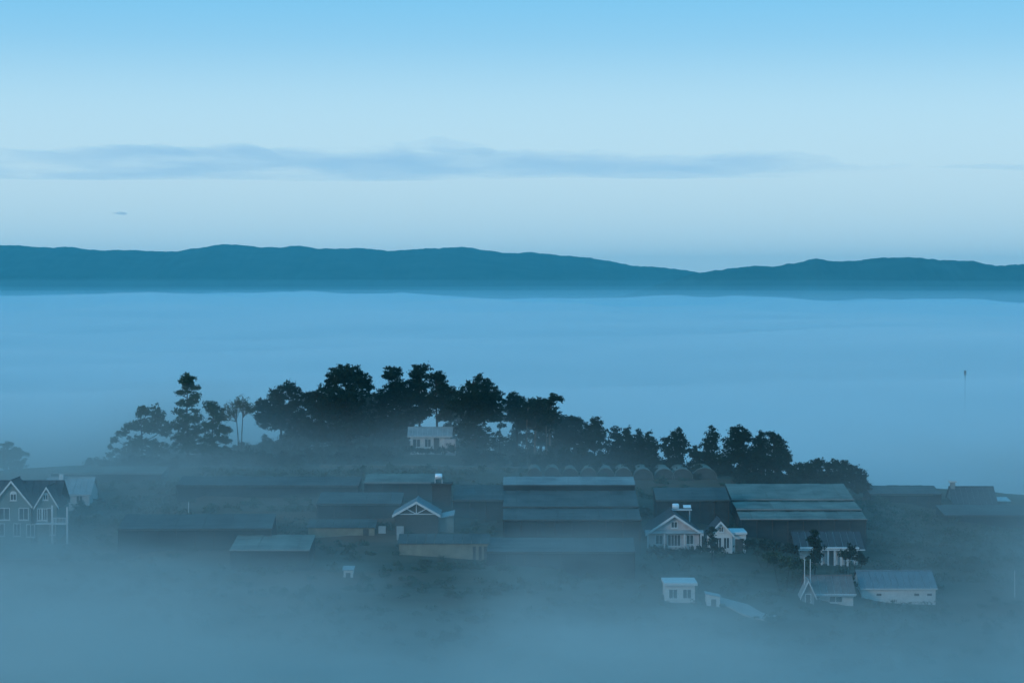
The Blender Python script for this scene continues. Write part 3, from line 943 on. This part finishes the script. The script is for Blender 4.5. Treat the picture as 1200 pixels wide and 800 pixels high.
pines = [
 ('dark pine at left end of the dense grove, low fringe over sky gap', 330, 372, [(338, 454, 9, 7), (325, 463, 9, 8), (346, 461, 8, 6), (316, 477, 15, 10), (336, 478, 17, 13), (307, 489, 8, 8), (326, 496, 20, 9), (318, 486, 16, 10)]),
 ('rounded dark pine between the left end pine and the widest umbrella pine', 370, 370, [(372, 463, 11, 7), (360, 472, 13, 10), (380, 480, 16, 14), (362, 492, 17, 14), (375, 507, 16, 12), (350, 505, 14, 10)]),
 ('widest umbrella pine with big domed top in the dense grove', 406, 368, [(405, 435, 17, 7), (394, 443, 12, 7), (418, 444, 14, 7), (406, 441, 18, 7), (427, 452, 9, 8), (386, 455, 10, 8), (406, 462, 26, 13), (400, 484, 28, 17), (420, 500, 22, 14), (390, 510, 20, 12)]),
 ('slim pine with flat cut top, right of the widest umbrella pine', 463, 372, [(463, 435, 11, 5), (453, 440, 5, 4), (460, 441, 8, 4), (466, 452, 12, 9), (456, 463, 11, 9), (470, 470, 14, 10), (448, 478, 13, 12), (468, 492, 16, 11), (446, 497, 14, 12), (456, 508, 16, 9)]),
 ('tall pine with knobbly crown directly behind the white bungalow', 492, 374, [(493, 435, 11, 7), (486, 438, 6, 5), (490, 450, 14, 9), (484, 464, 15, 10), (500, 470, 14, 10), (490, 484, 16, 8)]),
 ('pine with crooked crown leaning right, behind right end of the white bungalow', 512, 372, [(511, 441, 10, 6), (518, 447, 5, 4), (515, 454, 10, 8), (525, 461, 9, 7), (515, 471, 14, 9), (529, 477, 11, 9), (522, 488, 12, 7)]),
 ('massive dark round crowned pine right of the white bungalow', 556, 364, [(562, 452, 14, 6), (562, 444, 5, 5), (570, 448, 4, 4), (550, 452, 4, 4), (560, 462, 24, 11), (550, 474, 23, 12), (573, 474, 18, 13), (560, 488, 22, 9), (552, 503, 17, 12), (560, 518, 20, 10), (576, 487, 10, 8)]),
 ('thin sparse young pine standing in the bright gap of the grove', 586, 366, [(586, 484, 4, 4), (585, 491, 5, 3), (588, 499, 5, 3), (583, 508, 5, 3), (589, 514, 6, 4)]),
 ('bushy topped pine with twiggy crest right of the bright gap', 606, 372, [(600, 465, 7, 4), (607, 470, 9, 5), (597, 472, 5, 5), (604, 479, 15, 8), (611, 490, 12, 9), (597, 488, 9, 7)]),
 ('flat topped pine with long bare pale trunk, left of the tall knobbed pine', 627, 368, [(624, 474, 16, 6), (632, 472, 10, 5), (622, 484, 18, 9), (632, 494, 14, 8), (614, 497, 10, 7)]),
 ('tall pine with round knob of foliage reaching out to the right', 645, 366, [(649, 465, 5, 5), (655, 467, 4, 4), (644, 472, 5, 4), (640, 482, 12, 8), (648, 492, 10, 9), (640, 500, 12, 7)]),
]
for i, (lab, q, d, pf) in enumerate(pines):
    pale = 'pale trunk' in lab or 'knob of' in lab
    thin = 'sparse' in lab
    tree('pine_tree', lab, G1, q, d, pf, bark=M_barkp if pale else M_bark, dens=7 if thin else 12, tr=0.12 if thin else 0.26)
fillers = [
 ('shadowy low tree filling the gap under the left end pine', 345, 380, [(340, 495, 20, 10), (355, 508, 20, 11), (340, 516, 12, 8)]),
 ('shadowy tree mass behind the widest umbrella pine', 398, 384, [(385, 478, 22, 12), (418, 478, 22, 13), (400, 500, 30, 14), (380, 516, 24, 9), (425, 516, 22, 10)]),
 ('shadowy low pine between the widest umbrella pine and the slim flat topped one', 440, 382, [(438, 468, 13, 9), (440, 485, 18, 12), (442, 505, 20, 12), (440, 518, 20, 8)]),
 ('shadowy tree mass just behind the left half of the bungalow', 478, 384, [(475, 468, 16, 11), (480, 486, 20, 11), (472, 505, 16, 12), (466, 518, 16, 8)]),
 ('shadowy tree mass just behind the right half of the bungalow', 528, 384, [(520, 470, 16, 10), (532, 484, 18, 12), (535, 503, 16, 12), (530, 518, 18, 8)]),
 ('shadowy tree behind the row of bare pale trunks', 634, 384, [(620, 497, 18, 10), (645, 500, 16, 11), (632, 515, 24, 9), (606, 512, 9, 8)]),
]
for lab, q, d, pf in fillers:
    tree('shadowy_tree', lab, G1, q, d, pf, 'tree', dens=11, tr=0.22, limbs=False)
for q, lab in ((618, 'bare pale pine trunk of the slim pole-like tree at left of the trunk row'),):
    tree('pine_tree', 'slim pine with pole-like pale trunk at the left of the trunk row', G1, q, 364, [(617, 486, 8, 6), (620, 478, 6, 5)], bark=M_barkp, tr=0.15)
tree('pine_tree', 'slim pine with pole-like pale trunk at the right of the trunk row', G1, 641, 362, [(640, 492, 8, 6), (643, 486, 6, 5)], bark=M_barkp, tr=0.15)

more = [
 ('broad domed dark tree right of the tall knobbed pine', 668, 374, [(666, 492, 12, 5), (676, 494, 9, 5), (668, 501, 20, 9), (675, 513, 20, 10), (662, 518, 18, 10)], 'tree'),
 ('dark pointed pine between the broad domed tree and the small pine pair', 697, 368, [(697, 492, 4, 4), (695, 499, 9, 6), (698, 508, 13, 8), (696, 520, 15, 10)], 'pine tree'),
 ('small ragged pine with see-through crown, left of the small pine pair', 722, 370, [(722, 504, 4, 4), (720, 511, 6, 5), (724, 519, 8, 6), (720, 528, 9, 7)], 'pine tree'),
 ('small dark round pine, left of the small pine pair above the tunnels', 735, 368, [(734, 505, 4, 4), (734, 513, 8, 6), (737, 522, 10, 8), (734, 531, 11, 7)], 'pine tree'),
 ('small pine with slim tip, right of the small pine pair above the tunnels', 750, 370, [(749, 507, 2.5, 4), (749, 515, 6, 5), (751, 524, 8, 7), (749, 532, 9, 6)], 'pine tree'),
 ('small cone shaped pine at the edge of the gap before the lone pine', 760, 368, [(760, 510, 4, 3), (761, 517, 7, 6), (762, 526, 9, 7), (762, 533, 10, 6)], 'pine tree'),
 ('lone dark cone shaped pine with airy left side above the tunnels', 793, 368, [(795, 504, 2.5, 3), (794, 510, 7, 5), (793, 518, 11, 7), (795, 528, 13, 8), (781, 514, 4, 4), (779, 523, 6, 5), (783, 531, 7, 5)], 'pine tree'),
 ('tiny thin pine in the gap right of the lone cone shaped pine', 815, 368, [(815, 526, 3, 3), (813, 533, 5, 4), (818, 535, 5, 4)], 'pine tree'),
 ('narrow spiky pine left of the big dark clump', 834, 368, [(835, 502, 3, 3), (831, 508, 3, 3), (838, 509, 4, 3), (834, 514, 7, 5), (832, 523, 10, 7), (830, 533, 13, 7)], 'pine tree'),
 ('largest rounded pine of the big dark clump above the largest greenhouse', 866, 366, [(866, 502, 5, 3), (862, 508, 9, 6), (872, 509, 8, 6), (864, 518, 16, 9), (868, 532, 19, 10)], 'pine tree'),
 ('middle pine of the big dark clump above the largest greenhouse', 892, 368, [(892, 509, 4, 3), (890, 515, 8, 6), (892, 525, 13, 9), (890, 537, 15, 8)], 'pine tree'),
 ('right hand pine of the big dark clump with stepped right edge', 908, 366, [(905, 510, 6, 4), (910, 517, 9, 6), (914, 527, 11, 7), (918, 534, 9, 6), (905, 538, 18, 9)], 'pine tree'),
]
for lab, q, d, pf, cat in more:
    lowest = max(pf, key=lambda f: f[1])
    if 'broad domed' not in lab and 'tiny' not in lab: pf = pf + [(q - lowest[2] * 0.5, lowest[1] + 7, lowest[2] * 0.8, 6), (q + lowest[2] * 0.5, lowest[1] + 8, lowest[2] * 0.8, 6)]
    tree('pine_tree' if cat == 'pine tree' else 'broadleaf_tree', lab, G1, q, d, pf, cat, dens=11, tr=0.18)
tree('broadleaf_tree', 'faint spreading tree at the far left edge above the villa', G1, 12, 385, [(9, 522, 6, 4), (14, 528, 13, 4), (6, 535, 12, 6), (22, 533, 9, 4), (12, 543, 18, 8)], 'tree', M_broad, dens=9)

def bush(label, px, d, puffs, mat=None, group='bushes on the hill', name='bush', dens=11):
    x0 = P(px, 500, d).x
    gz = ground_z(x0, d)
    t = thing(name, (x0, d, gz), label, 'bush', group)
    k = mpp(d)
    pts = []
    m = MB()
    for (a, b, rx, ry) in puffs:
        w = P(a, b, d)
        c = Vector((w.x - x0, random.uniform(-.4, .4) * rx * k * .5, w.z - gz))
        pts.append(puff_points(c, (rx * k, rx * k * .8, ry * k), dens, 0.38))
        m.bar((c.x * 0.3, 0, -0.3), c, 0.06, 5, 0.03)
    m.build('stem', M_bark, t)
    leaf_mesh('foliage', leaf_tris(np.concatenate(pts), 0.4, 0.17), mat or M_pine, t)
    return t
bush('long rounded dark thicket stepping down right of the largest greenhouse', 975, 358, [(950, 546, 16, 6), (972, 545, 20, 6), (995, 550, 18, 7), (985, 557, 26, 10), (1008, 557, 10, 7), (955, 556, 20, 9), (1012, 566, 8, 7), (940, 552, 14, 9), (965, 562, 22, 9), (990, 566, 22, 8), (1008, 572, 12, 7), (960, 541, 8, 4), (985, 544, 9, 5)])
bush('small round bush on the skyline right of the pale roof house', 108, 372, [(107, 541, 10, 5), (112, 545, 9, 5), (103, 546, 8, 4)])
bush('low dark hedge hiding the foot of the white bungalow', 505, 363, [(480, 527, 9, 4), (497, 528, 10, 4), (515, 528, 10, 4), (530, 526, 9, 5)], name='hedge')
bush('dark bush below the broad tree at left', 160, 362, [(150, 541, 14, 8), (170, 542, 18, 9), (188, 545, 16, 8)])
bush('dark bush under the bare forked tree', 285, 360, [(272, 534, 14, 7), (292, 534, 16, 8), (310, 536, 14, 7)])
bush('dark cone shaped shrub in front of the porch house', 955, 306, [(955, 624, 4, 4), (955, 632, 7, 6), (956, 642, 9, 8), (956, 653, 10, 8)], name='shrub')
bush('leafy shrub before the right half of the porch house', 996, 306, [(996, 643, 6, 5), (990, 650, 10, 6), (1004, 652, 8, 6), (1012, 656, 7, 5)], name='shrub')
bush('leafy shrub hiding left wall of the small gabled house', 836, 310, [(834, 624, 5, 6), (835, 634, 7, 7), (838, 643, 9, 6)], name='shrub')
bush('dark hedge along the front of the pale gable house', 788, 308, [(765, 644, 9, 5), (780, 647, 10, 5), (800, 647, 11, 5), (815, 645, 9, 6)], name='hedge')
bush('dark tree clump in the mist beside the villa balcony', 100, 332, [(96, 594, 10, 7), (106, 600, 12, 9), (92, 606, 10, 8), (112, 612, 12, 8)], M_broad)
bush('dark shrubs between the two gable houses and the largest greenhouse', 900, 312, [(880, 636, 9, 8), (900, 640, 16, 7), (925, 642, 14, 7)])
bush('dark scrub sinking into mist below the porch house', 920, 300, [(905, 655, 14, 7), (925, 660, 16, 7), (945, 662, 12, 6)], M_broad)
bush('dark scrub in the mist below the long dim greenhouse', 170, 305, [(130, 652, 16, 6), (155, 660, 18, 7), (175, 668, 14, 6)], M_broad)
bush('dark shrubs before the wall of the open gable house', 488, 318, [(470, 618, 8, 7), (488, 621, 10, 7), (505, 619, 9, 8)], M_broad)
bush('dark scrub under the tan walled long shed', 560, 300, [(520, 664, 18, 6), (550, 668, 20, 7), (590, 668, 18, 7)], M_broad)

# undergrowth along the ridge and scattered scrub on the banks: nobody could count it
pts = []
for i in range(700):
    px = random.uniform(115, 960)
    d = random.uniform(357, 376)
    x = P(px, 500, d).x
    z = ground_z(x, d)
    h = random.uniform(0.3, 1.15) * (1.7 if 300 < px < 700 else 1.15)
    if 470 < px < 545 and d < 371: continue
    if px > 640: h *= 1.5
    pts.append(puff_points((x, d, z + h * 0.45), (random.uniform(.6, 1.3), .7, h * 0.7), 7, 0.35))
tag(leaf_mesh('undergrowth', leaf_tris(np.concatenate(pts), 0.4, 0.16), M_pine), 'dark tangled undergrowth along the ridge beneath the pines', 'undergrowth', kind='stuff')
pts = []
for i in range(1500):
    px = random.uniform(-40, 1240)
    d = random.uniform(262, 356)
    x = P(px, 500, d).x
    pts.append(puff_points((x, d, ground_z(x, d) + 0.15), (random.uniform(.4, 1.2), .5, random.uniform(.2, .5) if i % 5 else random.uniform(.6, 1.3)), 6, 0.32))
tag(leaf_mesh('scrub', leaf_tris(np.concatenate(pts), 0.36, 0.16), M_broad), 'low scrub and weeds scattered over the terraced slope', 'scrub', kind='stuff')
# crop rows on the right and left terraces
pts = []
def rows(px0, px1, d0, d1, step):
    d = d0
    while d < d1:
        n = int((px1 - px0) * mpp(d) / 0.45)
        for i in range(n):
            px = px0 + (px1 - px0) * (i + random.random()) / n
            x = P(px, 500, d).x
            c = np.array([x, d + random.uniform(-.12, .12), ground_z(x, d) + 0.2])
            pts.append(c + rng.normal(size=(9, 3)) * np.array([.18, .2, .17]))
        d += step
rows(1022, 1215, 312, 352, 2.3)
rows(180, 420, 334, 352, 2.3)
rows(1030, 1110, 292, 306, 2.3)
rows(110, 210, 318, 340, 2.3)
rows(325, 372, 306, 328, 2.3)
rows(420, 470, 318, 326, 2.2)
rows(440, 560, 345, 353, 2.2)
tag(leaf_mesh('crop_rows', leaf_tris(np.concatenate(pts), 0.34, 0.18), M_crop), 'rows of low vegetable crops along the terraces', 'crops', kind='stuff')
# ------------------------------------------------------------------ clouds
def cloud(name, label, d, top, bot, depth, dens, col, n=90, rings=14, rough=1.0):
    """Closed flat cloud body: (px, py) outlines of its top and bottom at distance d, rounded in depth."""
    xa, xb = top[0][0], top[-1][0]
    verts, faces = [], []
    for i in range(n + 1):
        px = xa + (xb - xa) * i / n
        tp, bp = interp(top, px), interp(bot, px)
        a, b = P(px, tp, d), P(px, bp, d)
        a.z += rough * 22 * fbm(px / 22.0, 1.0, 0, 3) * (1 if 0 < i < n else 0)
        cz, hz = (a.z + b.z) / 2, max(0.5, (a.z - b.z) / 2)
        for j in range(rings):
            th = 2 * math.pi * j / rings
            verts.append((a.x, d + depth / 2 * math.cos(th) * min(1, hz / 40 + 0.05), cz + hz * math.copysign(abs(math.sin(th)) ** 0.8, math.sin(th))))
    for i in range(n):
        for j in range(rings):
            j2 = (j + 1) % rings
            faces.append((i * rings + j, i * rings + j2, (i + 1) * rings + j2, (i + 1) * rings + j))
    faces.append(tuple(range(rings)))
    faces.append(tuple(n * rings + j for j in reversed(range(rings))))
    m, vn, vl, pv = volume_mat(name + '_volume', dens, col)
    if rough >= 1:
        co = vn.new('ShaderNodeTexCoord'); mp = vn.new('ShaderNodeMapping'); nz = vn.new('ShaderNodeTexNoise'); mr = vn.new('ShaderNodeMapRange')
        mp.inputs['Scale'].default_value = (1 / 900, 1 / 1500, 1 / 95)
        vl.new(co.outputs['Object'], mp.inputs[0]); vl.new(mp.outputs[0], nz.inputs['Vector'])
        nz.inputs['Scale'].default_value = 1.0; nz.inputs['Detail'].default_value = 5.0; nz.inputs['Roughness'].default_value = 0.68
        mr.inputs['From Min'].default_value = 0.40; mr.inputs['From Max'].default_value = 0.60
        mr.inputs['To Min'].default_value = 0.0; mr.inputs['To Max'].default_value = dens * 2.2
        vl.new(nz.outputs[0], mr.inputs[0]); vl.new(mr.outputs[0], pv.inputs['Density'])
        m.cycles.volume_step_rate = 0.15
    return tag(mesh_obj(name, verts, faces, m), label, 'cloud')
ctop = [(-160, 172), (0, 176), (50, 182), (110, 180), (180, 174), (250, 178), (300, 172), (330, 178), (360, 175), (420, 177), (470, 173), (500, 176), (560, 180), (620, 182), (700, 184), (760, 188), (820, 186), (870, 183), (920, 186), (960, 192), (1000, 196), (1080, 198)]
cbot = [(-160, 208), (0, 207), (100, 208), (200, 208), (300, 209), (450, 210), (560, 207), (640, 204), (700, 204), (800, 205), (900, 204), (980, 201), (1080, 199)]
cloud('cloud', 'long flat grey blue cloud bank stretched across the sky above the mountains', 15000, ctop, cbot, 2600, 3.2e-4, (0.72, 0.86, 0.95), n=160)  # self-shade of the bank put into its grey-blue colour
cloud('cloud', 'thin white body added as the sunlit top of the long cloud bank near the centre', 14800, [(462, 171), (490, 167), (520, 165), (560, 172), (605, 180)], [(462, 172), (490, 173), (520, 176), (560, 180), (605, 181)], 2200, 4.5e-4, (1, 1, 1), n=60, rough=0.3)  # separate white body paints the bank's sunlit top
cloud('cloud', 'small dark wisp of cloud low in the left sky', 14500, [(132, 250), (142, 248), (150, 250)], [(132, 250.5), (142, 252), (150, 251)], 900, 4e-3, (0.5, 0.62, 0.72), n=16, rough=0.2)
cloud('cloud', 'faint thin cloud streak at the right edge of the sky', 15000, [(1085, 195), (1150, 193), (1230, 194)], [(1085, 196), (1150, 197), (1230, 200)], 1500, 7e-4, (0.72, 0.86, 0.95), n=40, rough=0.3)
# ------------------------------------------------------------------ fog sea and haze
def slab(name, x0, x1, y0, y1, z0, topf, nx, ny, mat, ypow=1.0):
    """Closed body of fog: flat bottom at z0, undulating top topf(x, y)."""
    xs = np.linspace(-1, 1, nx)
    ts = np.linspace(0, 1, ny) ** ypow
    verts = []
    for t in ts:
        y = y0 + (y1 - y0) * t
        for u in xs:
            x = (x0 + x1) / 2 + u * (x1 - x0) / 2
            verts.append((x, y, topf(x, y)))
    n0 = len(verts)
    verts += [(v[0], v[1], z0) for v in verts]
    faces = []
    for j in range(ny - 1):
        for i in range(nx - 1):
            a = j * nx + i
            faces.append((a, a + 1, a + nx + 1, a + nx))
            faces.append((n0 + a, n0 + a + nx, n0 + a + nx + 1, n0 + a + 1))
    for j in range(ny - 1):
        a = j * nx
        faces.append((a, a + nx, n0 + a + nx, n0 + a))
        b = j * nx + nx - 1
        faces.append((b, n0 + b, n0 + b + nx, b + nx))
    for i in range(nx - 1):
        faces.append((i, n0 + i, n0 + i + 1, i + 1))
        b = (ny - 1) * nx + i
        faces.append((b, b + 1, n0 + b + 1, n0 + b))
    o = mesh_obj(name, verts, faces, mat)
    return o

def fog_top(x, y):
    und = 11.0 * fbm(x / 420.0, y / 420.0, 2.0, 3) + 4.0 * fbm(x / 110.0, y / 160.0, 9.0, 3)
    near = min(1.0, max(0.0, (y - 470) / 700.0))
    z = 24.0 + und * (0.25 + 0.75 * near)
    px = 600 + x / y * FPX
    far = min(1.0, max(0.0, (y - 2500) / 1500.0))
    z -= 18.0 * far * min(1.0, max(0.0, (x / y * 5000 + 300) / 1100.0))
    return z + 20.0 * fbm(x / 480.0, y / 1300.0, 4.0, 4) * far

fog_m, *_ = volume_mat('fog_sea_volume', 0.012, (0.92, 0.985, 0.985))
fog = slab('fog_sea', -2600, 2600, 470, 7300, -30, fog_top, 120, 140, fog_m, 1.8)
tag(fog, 'broad pale blue sea of fog filling the valley behind the hilltop', 'fog', kind='stuff')

for zt_, dn_, lab_ in ((62.0, 2.5e-5, 'highest and thinnest veil of mist before the mountains'), (48.0, 7e-5, 'middle veil of mist before the foot of the mountains'),
                       (39.0, 1.6e-4, 'lowest veil of mist blurring the far edge of the sea of fog')):
    veil_m, *_ = volume_mat('valley_haze_volume', dn_, (0.5, 0.90, 1.0) if zt_ > 45 else (0.8, 0.95, 1.0))
    veil = slab('valley_mist', -2800 - zt_, 2800 + zt_, 900 + zt_, 6500 - zt_, -28 - zt_ * 0.01, lambda x, y: zt_ + 0.12 * zt_ * fbm(x / 900.0, y / 900.0, zt_, 3), 50, 30, veil_m)
    tag(veil, lab_, 'mist', kind='stuff')

haze_m, *_ = volume_mat('haze_volume', 0.84e-4, (0.22, 0.87, 1.0))
hx, hy0, hy1, hz0, hz1 = 6000, -400, 12000, -42.0, 190.0
hv = [(sx * hx, y, z) for z in (hz0, hz1) for y in (hy0, hy1) for sx in (-1, 1)]
hf = [(0, 2, 3, 1), (4, 5, 7, 6), (0, 1, 5, 4), (2, 6, 7, 3), (0, 4, 6, 2), (1, 3, 7, 5)]
haze = mesh_obj('haze', hv, hf, haze_m)
tag(haze, kind='stuff')

# drifting mist over the slope and the hollow in front of it
mist_m, n, l, pv = volume_mat('hill_mist_volume', 0.02, (0.69, 0.74, 0.705))
def M(op, a, b=None, c=None, clamp=False):
    q = n.new('ShaderNodeMath'); q.operation = op; q.use_clamp = clamp
    for i, v in enumerate((a, b, c)):
        if v is None: continue
        if isinstance(v, (int, float)): q.inputs[i].default_value = v
        else: l.new(v, q.inputs[i])
    return q.outputs[0]
def RNG(v, a, b, lo=0.0, hi=1.0):
    q = n.new('ShaderNodeMapRange'); q.interpolation_type = 'SMOOTHSTEP'
    q.inputs['From Min'].default_value = a; q.inputs['From Max'].default_value = b
    q.inputs['To Min'].default_value = lo; q.inputs['To Max'].default_value = hi
    l.new(v, q.inputs[0]); return q.outputs[0]
co = n.new('ShaderNodeTexCoord')
sp = n.new('ShaderNodeSeparateXYZ'); l.new(co.outputs['Object'], sp.inputs[0])
X, Y, Z = sp.outputs
def NZ(scale, stretch, detail, rough=0.55, off=(0, 0, 0)):
    mp = n.new('ShaderNodeMapping'); mp.inputs['Scale'].default_value = stretch; mp.inputs['Location'].default_value = off
    l.new(co.outputs['Object'], mp.inputs[0])
    q = n.new('ShaderNodeTexNoise'); q.inputs['Scale'].default_value = scale; q.inputs['Detail'].default_value = detail; q.inputs['Roughness'].default_value = rough
    l.new(mp.outputs[0], q.inputs['Vector']); return q.outputs[0]
big = NZ(0.017, (0.8, 0.6, 1.8), 2.0, off=(3.1, 0.4, 1.7))
small = NZ(0.065, (0.6, 0.5, 2.0), 3.0, 0.6, off=(1.3, 5.0, 2.2))
# hollow: a bank whose top climbs towards the viewer
dtop = M('MULTIPLY_ADD', M('SUBTRACT', 300.0, Y), 0.085, 20.5)
ztop = M('ADD', dtop, M('ADD', M('MULTIPLY_ADD', big, 22.0, -11.0), M('MULTIPLY_ADD', small, 8.0, -4.0)))
def BUMP(c, w, amp):
    return M('MULTIPLY', RNG(M('ABSOLUTE', M('SUBTRACT', X, c)), 0.0, w, 1.0, 0.0), amp)
ztop = M('ADD', ztop, M('ADD', BUMP(42.0, 30.0, -4.6), M('ADD', BUMP(8.0, 24.0, 2.6), BUMP(-8.0, 10.0, -2.5))))
bank = RNG(M('SUBTRACT', ztop, Z), -8.0, 15.0, 0.0, 0.034)
bank = M('MULTIPLY', bank, RNG(small, 0.34, 0.66, 0.35, 1.45))
# veil: thin patches hugging the slope
hag = M('SUBTRACT', Z, M('MULTIPLY_ADD', Y, 0.155, -26.6))
low = RNG(hag, 0.0, 14.0, 1.0, 0.0)
patch = RNG(M('MULTIPLY_ADD', small, 0.5, big), 0.58, 0.90, 0.0045, 0.025)
edge = RNG(Y, 372.0, 385.0, 1.0, 0.0)
veil_d = M('MULTIPLY', M('MULTIPLY', low, patch), edge)
ridge_v = M('MULTIPLY', M('MULTIPLY', M('MULTIPLY', RNG(M('ABSOLUTE', M('ADD', X, 50.0)), 0.0, 24.0, 1.0, 0.0), RNG(Y, 345.0, 356.0)), RNG(hag, 4.0, 19.0, 1.0, 0.0)), M('MULTIPLY', edge, 0.022))
left_v = M('MULTIPLY', M('MULTIPLY', RNG(X, -66.0, -38.0, 1.0, 0.0), RNG(Y, 290.0, 315.0)), M('MULTIPLY', RNG(hag, 3.0, 17.0, 1.0, 0.0), M('MULTIPLY', edge, 0.0085)))
curtain = M('MULTIPLY', M('MULTIPLY', RNG(X, -75.0, 20.0, 1.0, 0.0), M('MULTIPLY', RNG(Y, 258.0, 292.0), RNG(Y, 326.0, 342.0, 1.0, 0.0))), M('MULTIPLY', RNG(Z, 27.0, 40.0, 1.0, 0.0), RNG(small, 0.30, 0.68, 0.002, 0.016)))
ridge_v = M('ADD', ridge_v, M('ADD', left_v, curtain))
veil_d = M('MULTIPLY', veil_d, RNG(Y, 350.0, 361.0, 1.0, 0.5))
veil_d = M('ADD', ridge_v, M('MULTIPLY', veil_d, M('MULTIPLY', RNG(X, -10.0, 22.0, 1.9, 1.0), M('SUBTRACT', 1.0, BUMP(36.0, 30.0, 0.72)))))
l.new(M('ADD', bank, veil_d), pv.inputs['Density'])
mist_m.cycles.volume_step_rate = 0.3
hv = [(sx * 150, y, z) for z in (-4, 44) for y in (140, 386) for sx in (-1, 1)]
hm = mesh_obj('hill_mist', hv, hf, mist_m)
tag(hm, 'grey blue mist drifting over the terraced slope and filling the hollow below it', 'mist', kind='stuff')
